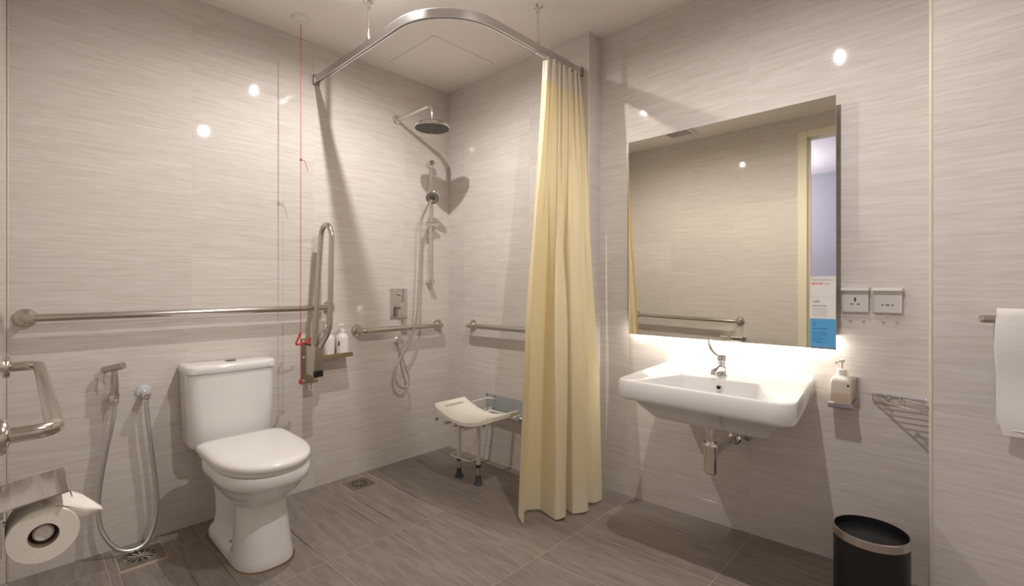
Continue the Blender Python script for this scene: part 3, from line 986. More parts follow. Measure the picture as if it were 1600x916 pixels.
# tail: leaves the top of the roll, runs out under the cover and is folded to a point
S = [[(-2.100, 0.6745), (-2.085, 0.6735), (-2.068, 0.667)], [(-2.055, 0.6660), (-2.050, 0.6640), (-2.046, 0.6600)]]
g0 = [Vector((-2.100, -1.163, 0.6745)), Vector((-2.078, -1.163, 0.6730)), Vector((-2.054, -1.163, 0.668)), Vector((-2.034, -1.195, 0.662)), Vector((-2.008, -1.262, 0.648))]
g1 = [Vector((-2.100, -1.263, 0.6745)), Vector((-2.078, -1.263, 0.6735)), Vector((-2.054, -1.258, 0.660)), Vector((-2.034, -1.268, 0.652)), Vector((-2.006, -1.275, 0.645))]
va = [[bm.verts.new(a.lerp(b, f)) for f in (0, 0.25, 0.5, 0.75, 1)] for a, b in zip(g0, g1)]
for a, b in zip(va[:-1], va[1:]):
    for j in range(4): bm.faces.new((a[j], a[j + 1], b[j + 1], b[j]))
fold0 = [Vector((-2.062, -1.262, 0.6655)), Vector((-2.034, -1.269, 0.651)), Vector((-2.006, -1.276, 0.644))]
fold1 = [Vector((-2.056, -1.255, 0.625)), Vector((-2.032, -1.262, 0.630)), Vector((-2.0065, -1.274, 0.642))]
vb = [[bm.verts.new(a.lerp(b, f)) for f in (0, 0.5, 1)] for a, b in zip(fold0, fold1)]
for a, b in zip(vb[:-1], vb[1:]):
    for j in range(2): bm.faces.new((a[j], a[j + 1], b[j + 1], b[j]))
o = obj('tail', bm, 'paper', t)
sm = o.modifiers.new('thick', 'SOLIDIFY'); sm.thickness = 0.0008

# ------------------------------------------------------------------ curtain rail
ZR = 2.312
t = thing('curtain_rail', 'curved aluminium shower curtain rail hung below the ceiling', 'curtain rail', (-0.96, 0, ZR))
path = [Vector((-0.96, -0.012, ZR))] + fillet([(-0.96, -0.02, ZR), (-0.96, -1.15, ZR), (-0.012, -1.15, ZR)], 0.31, 28)
sec = [(-0.010, -0.020), (-0.003, -0.020), (-0.003, -0.014), (0.003, -0.014), (0.003, -0.020), (0.010, -0.020), (0.010, 0.016), (0.007, 0.020), (-0.007, 0.020), (-0.010, 0.016)]
bm = new_bm(); bm_tube(bm, path, 0, section=sec)
obj('track', bm, 'alu', t, 30)
bm = new_bm(); bm_tube(bm, [p - Vector((0, 0, 0.017)) for p in path], 0, section=[(-0.0032, -0.003), (0.0032, -0.003), (0.0032, 0.002), (-0.0032, 0.002)])
obj('track_groove', bm, 'dark', t)
box('end_bracket', 'steel_dark', t, -0.978, -0.942, -0.022, 0, ZR - 0.028, ZR + 0.026, bev=0.003)
box('end_bracket', 'steel_dark', t, -0.022, 0, -1.166, -1.134, ZR - 0.026, ZR + 0.024, bev=0.003)
for x, y in ((-0.962, -0.585), (-0.364, -1.150)):
    tube('suspension_rod', 'chrome', t, [(x, y, ZR + 0.018), (x, y, H - 0.004)], 0.0058, 12)
    lathe('ceiling_flange', 'chrome', t, [(0.024, 0), (0.024, 0.004), (0.018, 0.008), (0.010, 0.012), (0.010, 0.034), (0.007, 0.036)], (x, y, H), (0, 0, -1), 24)
    lathe('rod_clamp', 'chrome', t, [(0.010, 0), (0.010, 0.014), (0.007, 0.018)], (x, y, ZR + 0.018), (0, 0, 1), 16)
for k in range(5):
    x = -0.318 - 0.013 * k
    lathe('glider', 'white', t, [(0.003, 0), (0.0055, 0.003), (0.0055, 0.010), (0.002, 0.014)], (x, -1.15, ZR - 0.019), (0, 0, -1), 8)

# ------------------------------------------------------------------ shower curtain
t = thing('shower_curtain', 'pale yellow pleated shower curtain drawn to one side', 'curtain', (-0.2, -1.18, ZR))
BOT = [(-0.512, -1.189), (-0.470, -1.120), (-0.400, -1.110), (-0.345, -1.150), (-0.372, -1.262), (-0.322, -1.285), (-0.292, -1.272), (-0.286, -1.205), (-0.262, -1.228), (-0.250, -1.190), (-0.262, -1.290), (-0.205, -1.322), (-0.178, -1.318), (-0.168, -1.255), (-0.160, -1.300), (-0.150, -1.262), (-0.105, -1.300), (-0.030, -1.306)]
BOT = [Vector((x, y, 0)) for x, y in BOT]
NU = 170
bl_ = [0.0]
for a, b in zip(BOT[:-1], BOT[1:]): bl_.append(bl_[-1] + (b - a).length)


def bot_at(u):
    s = u * bl_[-1]
    for i in range(len(BOT) - 1):
        if s <= bl_[i + 1] + 1e-9:
            f = (s - bl_[i]) / (bl_[i + 1] - bl_[i])
            p0 = BOT[i - 1] if i else BOT[0] * 2 - BOT[1]
            p1, p2 = BOT[i], BOT[i + 1]
            p3 = BOT[i + 2] if i + 2 < len(BOT) else BOT[-1] * 2 - BOT[-2]
            c = 0.5 * ((2 * p1) + (p2 - p0) * f + (2 * p0 - 5 * p1 + 4 * p2 - p3) * f * f + (3 * p1 - p0 - 3 * p2 + p3) * f ** 3)
            return p1.lerp(p2, f).lerp(c, 0.30)
    return BOT[-1]


ZT, ZH0 = 2.286, 0.038


def top_at(u):
    # pinch pleats: groups of narrow folds
    x = -0.318 + 0.308 * u
    ph = u * 7.0
    f = ph - math.floor(ph)
    y = -1.150 - 0.030 * (math.sin(2 * PI * ph) * 0.75 + 0.35 * math.sin(4 * PI * ph + 0.6))
    x += 0.010 * math.sin(4 * PI * ph + 1.0)
    return Vector((x, y, 0))


def cur(u, v):
    a, b = top_at(u), bot_at(u)
    w = v ** 0.85
    w2 = min(1.0, max(0.0, (v - 0.04) / 0.55))
    w2 = w2 * w2 * (3 - 2 * w2)
    # broad position follows w, the fold shape changes over from pleats to deep folds with w2
    ac = Vector((-0.318 + 0.308 * u, -1.150, 0))
    bc = Vector((-0.50 + 0.47 * u, -1.19 - 0.10 * u, 0))
    p = ac.lerp(bc, w) + (a - ac) * (1 - w2) + (b - bc) * (0.85 * w2 + 0.15 * w2 * v ** 1.5)
    p.x += 0.004 * math.sin(9 * v + 20 * u); p.y += 0.004 * math.sin(7 * v + 31 * u)
    zb = ZH0 + 0.006 * math.sin(17 * u)
    p.z = ZT + (zb - ZT) * v
    p.x = min(p.x, -0.006) if p.y > -1.215 else p.x
    return p


def cur_part(name, v0, v1, nv, m, thick):
    bm = new_bm()
    g = [[bm.verts.new(cur(i / NU, v0 + (v1 - v0) * j / nv)) for i in range(NU + 1)] for j in range(nv + 1)]
    for a, b in zip(g[:-1], g[1:]):
        for i in range(NU): bm.faces.new((a[i], a[i + 1], b[i + 1], b[i]))
    for e in bm.edges:
        e.smooth = len(e.link_faces) != 1
    o = obj(name, bm, m, t, None, recalc=False)
    s = o.modifiers.new('thick', 'SOLIDIFY'); s.thickness = thick; s.offset = 0
    return o


cur_part('heading_tape', 0.0, 0.052, 6, 'curtain_head', 0.0012)
cur_part('cloth', 0.052, 0.952, 70, 'curtain', 0.0010)
cur_part('hem', 0.952, 1.0, 6, 'curtain_hem', 0.0012)
for k in range(9):
    u = (k + 0.5) / 9
    p = cur(u, 0.0)
    tube('hook', 'white', t, [(p.x, p.y, ZT - 0.02), (p.x, (p.y - 1.15) / 2, ZT + 0.004), (p.x, -1.15, ZR - 0.019)], 0.0018, 6)

# ------------------------------------------------------------------ bath seat
t = thing('shower_stool', 'cream plastic shower stool on white legs, hinged to a wall plate', 'stool', (-0.3, -0.6, 0))
X0, X1, Y0, Y1 = -0.452, -0.205, -0.415, -0.890     # front edge, wall edge, far end, near end


def seat_z(f):                                        # f along the length 0..1
    return 0.402 + 0.058 * (2 * f - 1) ** 2


def seat_pt(i, f, dz):
    # i across 0..1 (front to wall); slight waist
    x = X0 + (X1 - X0) * i
    y = Y0 + (Y1 - Y0) * f
    return Vector((x, y, seat_z(f) + dz))


bm = new_bm()
nu, nv = 14, 48
hole = lambda i, j: 3 <= i < nu - 3 and 4 <= j < 6
top = {}; botv = {}
def cr(i, j):
    """round the corners of the seat board"""
    x, y = i / nu, j / nv
    W, Lh = (X1 - X0), (Y0 - Y1)
    px, py = x * W, y * Lh
    r = 0.035
    cx = min(max(px, r), W - r); cy = min(max(py, r), Lh - r)
    d = Vector((px - cx, py - cy))
    if abs(px - cx) > 1e-6 and abs(py - cy) > 1e-6:
        m_ = max(abs(d.x), abs(d.y)); d = d.normalized() * m_
    return (cx + d.x) / W, (cy + d.y) / Lh
for i in range(nu + 1):
    for j in range(nv + 1):
        a, f = cr(i, j)
        edge = min(a * 0.247, (1 - a) * 0.247, f * 0.475, (1 - f) * 0.475)
        rd = 0.006 * (1 - min(1, edge / 0.010)) ** 2
        top[i, j] = bm.verts.new(seat_pt(a, f, -rd)); botv[i, j] = bm.verts.new(seat_pt(a, f, -0.026))
for i in range(nu):
    for j in range(nv):
        if hole(i, j): continue
        bm.faces.new((top[i, j], top[i + 1, j], top[i + 1, j + 1], top[i, j + 1]))
        bm.faces.new((botv[i, j], botv[i, j + 1], botv[i + 1, j + 1], botv[i + 1, j]))
bm.edges.ensure_lookup_table()
for e in [e for e in bm.edges if len(e.link_faces) == 1]:
    a, b = e.verts
    inv = {v: k for k, v in top.items()}
    break
inv = {v: k for k, v in top.items()}
for e in [e for e in bm.edges if len(e.link_faces) == 1 and e.verts[0] in inv and e.verts[1] in inv]:
    a, b = e.verts
    bm.faces.new((a, b, botv[inv[b]], botv[inv[a]]))
for v in [v for v in bm.verts if not v.link_faces]: bm.verts.remove(v)
obj('seat_board', bm, 'cream_plastic', t, 40)
# frame: two rails under the board to the wall hinge, two legs
for y in (-0.480, -0.650):
    bm = new_bm()
    bm_tube(bm, [(-0.425, y, 0.345), (-0.035, y, 0.345)], 0.010, 12)
    obj('frame_rail', bm, 'white', t)
bm = new_bm(); bm_tube(bm, [(-0.302, -0.44, 0.355), (-0.302, -0.70, 0.355)], 0.010, 12); obj('frame_rail', bm, 'white', t)
bm = new_bm(); bm_tube(bm, [(-0.040, -0.42, 0.345), (-0.040, -0.78, 0.345)], 0.009, 12); obj('hinge_bar', bm, 'white', t)
for y in (-0.480, -0.650):
    lg = tube('leg', 'white', t, [(-0.305, y, 0.10), (-0.305, y, 0.372)], 0.0125, 16)
    lathe('leg_extension', 'alu', t, [(0.0102, 0.03), (0.0102, 0.13)], (-0.305, y, 0), n=14)
    lathe('leg_collar', 'rubber', t, [(0.0145, 0.100), (0.0150, 0.104), (0.0150, 0.116), (0.0145, 0.12)], (-0.305, y, 0), n=18)
    lathe('rubber_foot', 'rubber', t, [(0.027, fz(y)), (0.027, 0.010), (0.020, 0.016), (0.016, 0.030), (0.0155, 0.052), (0.014, 0.056), (0.0105, 0.058)], (-0.305, y, 0), n=22)
bm = new_bm()
bm_tube(bm, fillet([(-0.305, -0.480, 0.155), (-0.372, -0.470, 0.150), (-0.372, -0.648, 0.150), (-0.305, -0.650, 0.155)], 0.025, 5), 0.0042, 10)
obj('spreader_wire', bm, 'white', t)
for x, y in ((-0.447, -0.452), (-0.448, -0.625), (-0.440, -0.672), (-0.40, -0.80)):
    lathe('knob', 'steel_dark', t, [(0.009, 0), (0.009, 0.010), (0.006, 0.014)], (x, y, 0.374 if y > -0.7 else 0.395), (-1, -0.4, -0.3), 12)
box('wall_plate', 'galv', t, -0.004, 0, -0.775, -0.392, 0.318, 0.442, bev=0.001)
box('plate_lip', 'galv', t, -0.022, -0.003, -0.775, -0.392, 0.316, 0.322, bev=0.001)
for y, z in ((-0.403, 0.432), (-0.47, 0.430), (-0.755, 0.432), (-0.755, 0.330), (-0.403, 0.330)):
    lathe('screw', 'steel_dark', t, [(0.006, 0), (0.006, 0.003), (0.003, 0.005), (0, 0.0055)], (-0.004, y, z), (-1, 0, 0), 12)
for y in (-0.46, -0.72):
    bm = new_bm(); bm_box(bm, -0.055, -0.003, y - 0.012, y + 0.012, 0.326, 0.362, 0.003, 1); obj('hinge', bm, 'galv', t)
bm = new_bm(); bm_tube(bm, fillet([(-0.18, -0.45, 0.42), (-0.05, -0.45, 0.425), (-0.03, -0.48, 0.425), (-0.004, -0.48, 0.41)], 0.02, 5), 0.005, 10); obj('stay_wire', bm, 'white', t)

# ------------------------------------------------------------------ basin
t = thing('wash_basin', 'wide white rectangular basin on the wall below the mirror', 'basin', (XR, -1.93, 0.765))
BL, BR, FL, FR = (XR, -1.598), (XR, -2.226), (-0.478, -1.652), (-0.478, -2.290)


def quad(z, ins, rf, rb=0.012, back=0.0):
    return roundpoly([(BL[0] - back, BL[1] - ins), (BR[0] - back, BR[1] + ins), (FR[0] + ins, FR[1] + ins), (FL[0] + ins, FL[1] - ins)], [rb, rb, rf, rf], z, 7)


def trap(z, bl, br, fr_, fl, rb, rf):
    return roundpoly([bl, br, fr_, fl], [rb, rb, rf, rf], z, 7)


bm = new_bm()
rings = [
    trap(0.606, (XR, -1.735), (XR, -2.135), (-0.335, -2.172), (-0.335, -1.742), 0.02, 0.035),
    trap(0.616, (XR, -1.730), (XR, -2.142), (-0.352, -2.180), (-0.352, -1.736), 0.02, 0.04),
    trap(0.690, (XR, -1.655), (XR, -2.190), (-0.440, -2.248), (-0.440, -1.695), 0.02, 0.045),
    quad(0.693, 0.012, 0.05),
    quad(0.700, 0.003, 0.055),
    quad(0.708, 0.0, 0.055),
    quad(0.762, 0.0, 0.055),
    quad(0.769, 0.003, 0.053),
    quad(0.772, 0.009, 0.050),
    quad(0.771, 0.017, 0.045, back=0.016),
    quad(0.766, 0.023, 0.042, back=0.022),
    trap(0.764, (-0.170, -1.798), (-0.160, -2.098), (-0.446, -2.246), (-0.446, -1.708), 0.03, 0.035),
    trap(0.757, (-0.176, -1.804), (-0.166, -2.092), (-0.442, -2.240), (-0.442, -1.714), 0.03, 0.035),
    trap(0.690, (-0.186, -1.815), (-0.178, -2.082), (-0.422, -2.180), (-0.422, -1.760), 0.03, 0.035),
    trap(0.655, (-0.215, -1.845), (-0.210, -2.060), (-0.390, -2.120), (-0.390, -1.810), 0.03, 0.035),
    trap(0.645, (-0.270, -1.920), (-0.270, -1.960), (-0.310, -1.960), (-0.310, -1.920), 0.012, 0.012),
]
bm_rings(bm, rings, True, True)
obj('bowl', bm, 'ceramic', t, 40)
lathe('drain_ring', 'chrome', t, [(0.022, 0), (0.022, 0.003), (0.015, 0.004), (0.014, 0.001), (0.0, 0.001)], (-0.29, -1.94, 0.6455), (0, 0, 1), 24)
on = Vector((-1, 0, 0.14)).normalized()
bm = new_bm(); bm_lathe(bm, [(0.013, 0), (0.013, 0.003), (0.008, 0.004), (0.0078, 0.001)], (-0.1795, -1.952, 0.733), on, 24)
ov = obj('overflow_ring', bm, 'chrome', t)
lathe('overflow_hole', 'dark', t, [(0.008, 0.001), (0.008, 0.0022)], (-0.1795, -1.952, 0.733), on, 20)

# faucet
t = thing('faucet', 'small chrome basin tap with a long thin lever', 'faucet', (-0.075, -1.925, 0.766))
FXp, FYp, FZp = -0.072, -1.925, 0.766
lathe('body', 'chrome', t, [(0.025, 0), (0.025, 0.005), (0.020, 0.012), (0.017, 0.04), (0.018, 0.052), (0.014, 0.056)], (FXp, FYp, FZp), n=26)
bm = new_bm()
bm_tube(bm, [(FXp, FYp, FZp + 0.022), (FXp - 0.05, FYp, FZp + 0.030), (FXp - 0.095, FYp, FZp + 0.026), (FXp - 0.098, FYp, FZp + 0.012)], [0.016, 0.014, 0.011, 0.010], 16)
obj('spout', bm, 'chrome', t)
lathe('cartridge_cap', 'chrome', t, [(0.018, 0.054), (0.019, 0.060), (0.019, 0.078), (0.014, 0.086), (0, 0.087)], (FXp, FYp, FZp), n=24)
lv = catmull([(FXp, FYp, FZp + 0.072), (FXp + 0.010, FYp + 0.028, FZp + 0.082), (FXp + 0.018, FYp + 0.050, FZp + 0.098), (FXp + 0.018, FYp + 0.060, FZp + 0.122), (FXp + 0.012, FYp + 0.058, FZp + 0.148)], 6)
tube('lever', 'chrome', t, lv, [0.0045 + 0.0025 * (i / len(lv)) for i in range(len(lv))], 10)
box('pop_up_knob', 'chrome', t, FXp + 0.030, FXp + 0.046, FYp + 0.010, FYp + 0.030, FZp - 0.001, FZp + 0.034, bev=0.003)

# trap below the basin
t = thing('bottle_trap', 'chrome bottle trap and waste pipe under the basin', 'drain trap', (-0.17, -1.92, 0.45))
TXp, TYp = -0.170, -1.915
lathe('tailpiece', 'chrome', t, [(0.034, 0.6055), (0.032, 0.590), (0.026, 0.578), (0.030, 0.576), (0.030, 0.568), (0.018, 0.566), (0.018, 0.485)], (TXp, TYp, 0), n=24)
lathe('cup', 'chrome', t, [(0.030, 0.502), (0.032, 0.498), (0.032, 0.488), (0.027, 0.485), (0.027, 0.380), (0.024, 0.376)], (TXp, TYp, 0), n=28)
tube('waste_pipe', 'chrome', t, [(TXp, TYp, 0.452), (XR, TYp, 0.452)], 0.016, 18)
lathe('pipe_nut', 'chrome', t, [(0.022, 0), (0.022, 0.022), (0.018, 0.026)], (TXp + 0.028, TYp, 0.452), (1, 0, 0), 20)
lathe('wall_rosette', 'chrome', t, [(0.028, 0), (0.028, 0.004), (0.021, 0.010), (0.017, 0.012)], (XR, TYp, 0.452), (-1, 0, 0), 26)
tag(lathe('pipe_plug', 'steel_dark', None, [(0.014, 0), (0.014, 0.012), (0.009, 0.014), (0.008, 0.008), (0, 0.008)], (XR, -1.972, 0.470), (-1, 0, 0), 16), 'small dark wall plug right of the waste pipe', 'plug')
bpy.data.objects['pipe_plug'].location = (0, 0, 0)
tube('supply_hose', 'chrome', t, catmull([(-0.02, -1.93, 0.604), (0.03, -1.94, 0.585), (0.08, -1.945, 0.575), (XR, -1.948, 0.585)], 5), 0.007, 10)

# ------------------------------------------------------------------ mirror with its light, and the card
t = thing('wall_mirror', 'large frameless back-lit mirror above the basin', 'mirror', (XR, -1.857, 1.39))
box('glass', 'mirror', t, 0.060, 0.065, -2.308, -1.405, 0.894, 1.887, bev=0.0012, seg=1)
box('backing_box', 'mirror_back', t, 0.065, XR, -2.300, -1.425, 0.945, 1.845, bev=0.001, seg=1)
box('light_strip', 'led', t, 0.074, 0.098, -2.29, -1.43, 0.940, 0.9449)


def text(body, size, m, parent, y, z, x, bold=0.0, width=None):
    cu = bpy.data.curves.new('lettering', 'FONT')
    cu.body = body; cu.size = size; cu.offset = bold; cu.extrude = 0.00012
    tmp = bpy.data.objects.new('tmp', cu); COL.objects.link(tmp)
    dg = bpy.context.evaluated_depsgraph_get()
    me = bpy.data.meshes.new_from_object(tmp.evaluated_get(dg))
    COL.objects.unlink(tmp); bpy.data.objects.remove(tmp)
    me.materials.clear(); me.materials.append(M[m])
    xs = [v.co.x for v in me.vertices]
    k = 1.0
    if width and xs: k = width / (max(xs) - min(xs))
    o = bpy.data.objects.new('lettering', me); COL.objects.link(o)
    o.parent = parent
    # text reads along -y (to the right in the photograph) and faces -x
    mtx = Matrix(((0, 0, -1), (-1, 0, 0), (0, 1, 0))).to_4x4()
    mtx = mtx @ Matrix.Diagonal((k, 1, 1, 1))
    mtx.translation = Vector((x, y, z)) - base_of(parent)
    o.matrix_basis = mtx
    return o


CX = 0.0588
t = thing('information_card', 'white and blue printed card leaning on the mirror corner', 'card', (CX, -2.265, 0.902))
CY0, CY1 = -2.2205, -2.307
box('top_panel', 'card_white', t, CX, CX + 0.0010, CY1, CY0 - 0.001, 1.100, 1.181)
box('middle_panel', 'card_white', t, CX, CX + 0.0010, CY1, CY0, 1.014, 1.0995)
box('blue_panel', 'card_blue', t, CX, CX + 0.0010, CY1, CY0, 0.902, 1.0135)
tx = CX - 0.0002
text('YOUR GUIDE TO A', 0.012, 'grey_print', t, CY0 - 0.005, 1.163, tx, width=0.072)
text('SMARTER', 0.0125, 'orange_print', t, CY0 - 0.005, 1.148, tx, 0.00018, width=0.040)
text('STAY', 0.011, 'grey_print', t, CY0 - 0.050, 1.148, tx, width=0.020)
bm = new_bm()
for k, (z, wd) in enumerate(((1.053, 0.052), (1.047, 0.050), (1.041, 0.052), (1.035, 0.050), (1.029, 0.051), (1.0235, 0.052))):
    bm_box(bm, tx, CX, CY0 - 0.008 - wd, CY0 - 0.008, z, z + 0.0011)
ln = obj('small_print', bm, 'grey_print', t, smooth=False); ln['kind'] = 'stuff'
text("WE'RE NOT SO SHY", 0.0065, 'violet_print', t, CY0 - 0.008, 1.062, tx, 0.00012, width=0.048)
bm = new_bm()
for a in range(3):
    bm_tube(bm, [(tx, CY0 - 0.0110 + 0.0025 * math.cos(q) - a * 0.0055, 1.0805 + 0.0022 * math.sin(q)) for q in [2 * PI * k / 10 for k in range(10)]], 0.0005, 5, closed=True)
bm_tube(bm, [(tx, CY0 - 0.0275 + 0.0045 * math.cos(q), 1.081 + 0.006 * max(-0.5, math.sin(q))) for q in [2 * PI * k / 14 for k in range(14)]], 0.0007, 5, closed=True)
obj('emblem', bm, 'violet_print', t)
bm = new_bm()
drop = [(0.0, 0.012), (0.003, 0.006), (0.0052, 0.0), (0.0045, -0.0045), (0.0, -0.0065), (-0.0045, -0.0045), (-0.0052, 0.0), (-0.003, 0.006)]
bm_tube(bm, [(tx, CY0 - 0.0135 - a, 0.990 + b) for a, b in drop], 0.0007, 5, closed=True)
bm_box(bm, tx, CX, CY0 - 0.0225, CY0 - 0.0185, 0.9988, 1.0002); bm_box(bm, tx, CX, CY0 - 0.0212, CY0 - 0.0198, 0.9974, 1.0016)
obj('emblem', bm, 'navy_print', t)
text('SAVE YOUR TOWELS', 0.0068, 'navy_print', t, CY0 - 0.008, 0.9715, tx, 0.00012, width=0.052)
bm = new_bm()
for k, (z, wd) in enumerate(((0.962, 0.048), (0.957, 0.052), (0.952, 0.050), (0.947, 0.052), (0.942, 0.028), (0.928, 0.030), (0.923, 0.052), (0.918, 0.038))):
    bm_box(bm, tx, CX, CY0 - 0.008 - wd, CY0 - 0.008, z, z + 0.0011)
ln = obj('small_print', bm, 'navy_print', t, smooth=False); ln['kind'] = 'stuff'
bm = new_bm(); bm_box(bm, tx, CX, CY0 - 0.050, CY0 - 0.008, 0.9335, 0.9355); obj('underline', bm, 'navy_print', t, smooth=False)


# ------------------------------------------------------------------ sockets with clear covers
def socket(y0, y1, label, kind):
    t = thing('power_socket', label, 'socket', (XR, (y0 + y1) / 2, 1.085), 'wall sockets with clear covers')
    c = (y0 + y1) / 2
    box('face_plate', 'white', t, XR - 0.009, XR, y1 + 0.003, y0 - 0.003, 1.042, 1.128, bev=0.003)
    bm = new_bm()
    if kind == 0:
        for dy, dz, w_, h_ in ((0, 0.010, 0.006, 0.011), (0, 0.002, 0.005, 0.006), (0.010, -0.010, 0.009, 0.004), (-0.010, -0.010, 0.009, 0.004)):
            bm_box(bm, XR - 0.0096, XR - 0.008, c + dy - w_ / 2, c + dy + w_ / 2, 1.083 + dz - h_ / 2, 1.083 + dz + h_ / 2, 0.0005, 1)
    else:
        for dy, w_ in ((0.015, 0.006), (0.0, 0.012), (-0.015, 0.006)):
            bm_box(bm, XR - 0.0096, XR - 0.008, c + dy - w_ / 2, c + dy + w_ / 2, 1.070, 1.074, 0.0005, 1)
    obj('pin_holes', bm, 'dark', t)
    box('hinge_strip', 'white', t, XR - 0.022, XR, y1 + 0.001, y0 - 0.001, 1.124, 1.136, bev=0.002)
    bm = new_bm()
    # open fronted clear box, bulging forward
    def ring(x, i, i2): return [(x, y0 - i, 1.038 + i2), (x, y1 + i, 1.038 + i2), (x, y1 + i, 1.124 - i2), (x, y0 - i, 1.124 - i2)]
    bm_rings(bm, [ring(XR - 0.002, 0.000, 0), ring(XR - 0.024, 0.003, 0.003), ring(XR - 0.030, 0.010, 0.008)], False, True)
    o = obj('clear_cover', bm, 'clear', t, smooth=False)
    s = o.modifiers.new('thick', 'SOLIDIFY'); s.thickness = 0.0014
    for dy in (-0.02, 0.02):
        box('catch', 'grey_print', t, XR - 0.027, XR - 0.020, c + dy - 0.004, c + dy + 0.004, 1.035, 1.0385, bev=0.0005, seg=1)
    return t


socket(-2.317, -2.408, 'clear covered three-pin socket next to the mirror', 0)
socket(-2.416, -2.507, 'clear covered shaver socket further from the mirror', 1)

# ------------------------------------------------------------------ soap dispenser
t = thing('soap_holder', 'chrome wall holder carrying the hand soap bottle', 'holder', (XR, -2.325, 0.68))
bm = new_bm()
bm_box(bm, 0.030, XR, -2.362, -2.288, 0.676, 0.679)
bm_box(bm, 0.030, 0.033, -2.362, -2.288, 0.676, 0.696, 0.0008, 1)
bm_box(bm, 0.030, XR, -2.364, -2.361, 0.676, 0.696, 0.0008, 1)
bm_box(bm, 0.030, XR, -2.289, -2.286, 0.676, 0.696, 0.0008, 1)
obj('tray', bm, 'chrome', t)
box('back_plate', 'chrome', t, XR - 0.008, XR, -2.378, -2.300, 0.676, 0.792, bev=0.004)
t = thing('soap_dispenser', 'square frosted pump bottle of hand soap beside the basin', 'bottle', (0.07, -2.325, 0.679))
def sq(z, h, r, ox=0.070, oy=-2.325): return roundpoly([(ox + h, oy - h), (ox + h, oy + h), (ox - h, oy + h), (ox - h, oy - h)], [r] * 4, z, 5)
bm = new_bm(); bm_rings(bm, [sq(0.680, 0.031, 0.010), sq(0.684, 0.034, 0.010), sq(0.732, 0.034, 0.010)]); obj('liquid', bm, 'soap', t, 40)
bm = new_bm(); bm_rings(bm, [sq(0.7325, 0.0342, 0.010), sq(0.772, 0.0342, 0.010), sq(0.785, 0.031, 0.012), sq(0.794, 0.022, 0.012), sq(0.798, 0.015, 0.012)]); obj('bottle_body', bm, 'bottle', t, 50)
lathe('collar', 'white', t, [(0.0155, 0.797), (0.0155, 0.820), (0.013, 0.822)], (0.070, -2.325, 0), n=22)
bm = new_bm(); bm_lathe(bm, [(0.0045, 0.820), (0.0045, 0.848), (0.010, 0.849), (0.010, 0.858), (0.008, 0.860)], (0.070, -2.325, 0), n=16)
bm_tube(bm, [(0.070, -2.325, 0.854), (0.050, -2.318, 0.854), (0.034, -2.312, 0.849)], 0.004, 8)
obj('pump', bm, 'white', t)
tube('pump_clip', 'white', t, [(0.066, -2.3445, 0.818), (0.066, -2.3465, 0.815), (0.066, -2.3465, 0.792)], 0.0016, 6)
box('label_print', 'violet_print', t, 0.0353, 0.0358, -2.3535, -2.346, 0.760, 0.768)

# ------------------------------------------------------------------ wire corner basket
t = thing('corner_basket', 'chrome wire soap basket in the corner past the sockets', 'basket', (0.05, -2.52, 0.72))
A0 = Vector((XR - 0.006, -2.418, 0.737)); C0 = Vector((XR - 0.006, YP + 0.008, 0.737)); B0 = Vector((-0.006, YP + 0.008, 0.737))
bm = new_bm()
bm_tube(bm, fillet([A0 + Vector((0, -0.03, 0)), C0, B0 + Vector((0.02, 0, 0))], 0.012, 5), 0.0038, 10)
bm_tube(bm, fillet([A0 + Vector((0, -0.03, 0)), A0, A0.lerp(B0, 0.28)], 0.006, 4), 0.0038, 10)
bm_tube(bm, fillet([A0.lerp(B0, 0.62), B0, B0 + Vector((0.03, 0, 0))], 0.006, 4), 0.0038, 10)
obj('rim', bm, 'chrome', t)
dz = Vector((0, 0, -0.026))
bm = new_bm()
bm_tube(bm, fillet([A0 + dz, C0 + dz, B0 + dz, A0 + dz * 1.01], 0.010, 4), 0.0030, 8)
obj('floor_ring', bm, 'chrome', t)
for k in range(1, 9):
    f = k / 9
    p = A0.lerp(B0, f) + dz
    q = C0.lerp(B0, f) + dz
    tube('wire', 'chrome', t, [A0.lerp(B0, f) + dz, q], 0.0016, 6)
for p in (A0, A0.lerp(B0, 0.28), A0.lerp(B0, 0.62), B0, C0, A0.lerp(C0, 0.5)):
    tube('upright', 'chrome', t, [p, p + dz], 0.0026, 8)
lathe('screw_cap', 'chrome', t, [(0.009, 0), (0.009, 0.006), (0, 0.008)], (XR, -2.46, 0.725), (-1, 0, 0), 14)

# ------------------------------------------------------------------ towel rail and towel on the pier
t = thing('towel_rail', 'chrome towel rail with an orange reflection painted on its end on the pier', 'towel rail', (XP, -3.0, 1.042))
cyl('bar', 'steel', t, (-0.090, -2.712, 1.042), (-0.090, -3.32, 1.042), 0.0125, n=20)
lathe('end_cap', 'chrome', t, [(0.0130, 0), (0.0130, 0.008), (0.011, 0.010)], (-0.090, -2.712, 1.042), (0, 1, 0), 22)
lathe('cap_reflection', 'orange_reflection', t, [(0.0095, 0), (0.0095, 0.0015)], (-0.090, -2.702, 1.042), (0, 1, 0), 20)  # orange disc paints a reflection onto the chrome end cap
for y in (-2.90, -3.28):
    cyl('standoff', 'steel', t, (XP, y, 1.042), (-0.090, y, 1.042), 0.009, n=14)
    lathe('rosette', 'steel', t, [(0.024, 0), (0.024, 0.004), (0.015, 0.010)], (XP, y, 1.042), (-1, 0, 0), 22)
bm = new_bm()
prof = [(-0.036, 0.74)]
pts = []
for k in range(14): pts.append((-0.064 - 0.004 * math.sin(k), 0.72 + (1.042 - 0.72) * k / 14))
for k in range(11):
    a = PI * k / 10
    pts.append((-0.090 + 0.0185 * math.cos(a), 1.042 + 0.0185 * math.sin(a) + 0.012 * math.sin(a)))
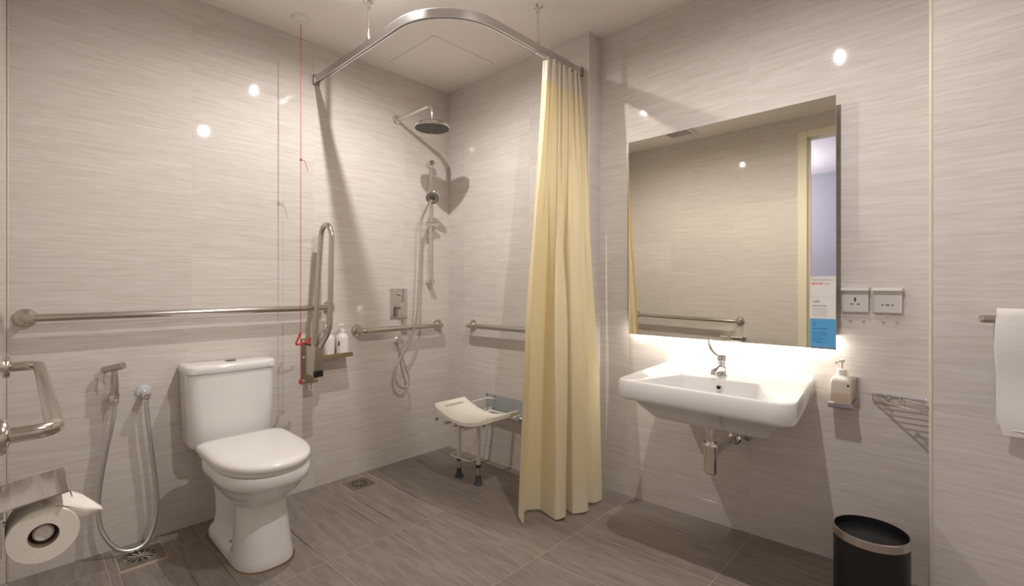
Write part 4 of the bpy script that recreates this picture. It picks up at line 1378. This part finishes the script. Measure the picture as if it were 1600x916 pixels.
for k in range(1, 26): pts.append((-0.1095 - 0.004 * math.sin(k * 0.35), 1.042 + (0.700 - 1.042) * k / 25))
NY = 30
rows = []
for i, (x, z) in enumerate(pts):
    r = []
    for j in range(NY + 1):
        f = j / NY
        y = -2.737 - 0.46 * f - 0.003 * math.sin(i * 0.4) * (1 - f)
        if f < 0.1 and i > 30: y -= 0.012 * max(0, (i - 38)) / 12 * (1 - f / 0.1)
        r.append(bm.verts.new((x - 0.004 * math.sin(f * 14 + i * 0.05), y, z)))
    rows.append(r)
for a, b in zip(rows[:-1], rows[1:]):
    for j in range(NY): bm.faces.new((a[j], a[j + 1], b[j + 1], b[j]))
tw = thing('bath_towel', 'white terry towel folded over the rail on the pier', 'towel', (-0.09, -2.96, 1.07))
for e in bm.edges:
    e.smooth = len(e.link_faces) != 1
o = obj('cloth', bm, 'towel', tw, None)
s = o.modifiers.new('thick', 'SOLIDIFY'); s.thickness = 0.007; s.offset = 0
bm = new_bm()
bm_box(bm, -0.1165, -0.1120, -3.17, -2.752, 0.716, 0.7185, 0.0008, 1)
obj('hem_stitching', bm, 'towel', tw)

# ------------------------------------------------------------------ bin
bxx, byy, br, bh = -0.150, -2.440, 0.106, 0.322
b0 = fz(byy)
t = thing('waste_bin', 'round black waste bin with a steel band near the pier', 'bin', (bxx, byy, b0))
bm = new_bm()
bm_lathe(bm, [(br - 0.006, 0), (br - 0.002, 0.003), (br - 0.001, 0.01), (br - 0.001, bh - b0 - 0.026), (br - 0.004, bh - b0 - 0.024)], (bxx, byy, b0 + 0.002), n=56)
obj('body', bm, 'black', t, 40)
lathe('rim_band', 'steel', t, [(br - 0.001, bh - 0.028), (br + 0.0005, bh - 0.026), (br + 0.0005, bh - 0.002), (br - 0.001, bh), (br - 0.004, bh), (br - 0.004, bh - 0.028)], (bxx, byy, 0), n=56)
bm = new_bm()
n = 56
prof = [(br - 0.0042, bh - 0.001), (br - 0.005, bh - 0.02), (br - 0.008, bh - 0.10), (br - 0.012, b0 + 0.012)]
rg = []
for k, (r, z) in enumerate(prof):
    rg.append([Vector((bxx + (r - 0.004 * R.random() * (k > 0)) * math.cos(2 * PI * i / n), byy + (r - 0.004 * R.random() * (k > 0)) * math.sin(2 * PI * i / n), z)) for i in range(n)])
bm_rings(bm, rg, False, True)
obj('liner', bm, 'liner', t, 180)
lathe('foot_ring', 'black', t, [(br, 0.0), (br + 0.002, 0.004), (br + 0.002, 0.014), (br, 0.016)], (bxx, byy, b0 + 0.0005), n=48)
box('hinge_tab', 'black', t, bxx - 0.075, bxx - 0.05, byy + 0.085, byy + 0.100, b0 + 0.004, b0 + 0.03, bev=0.002)
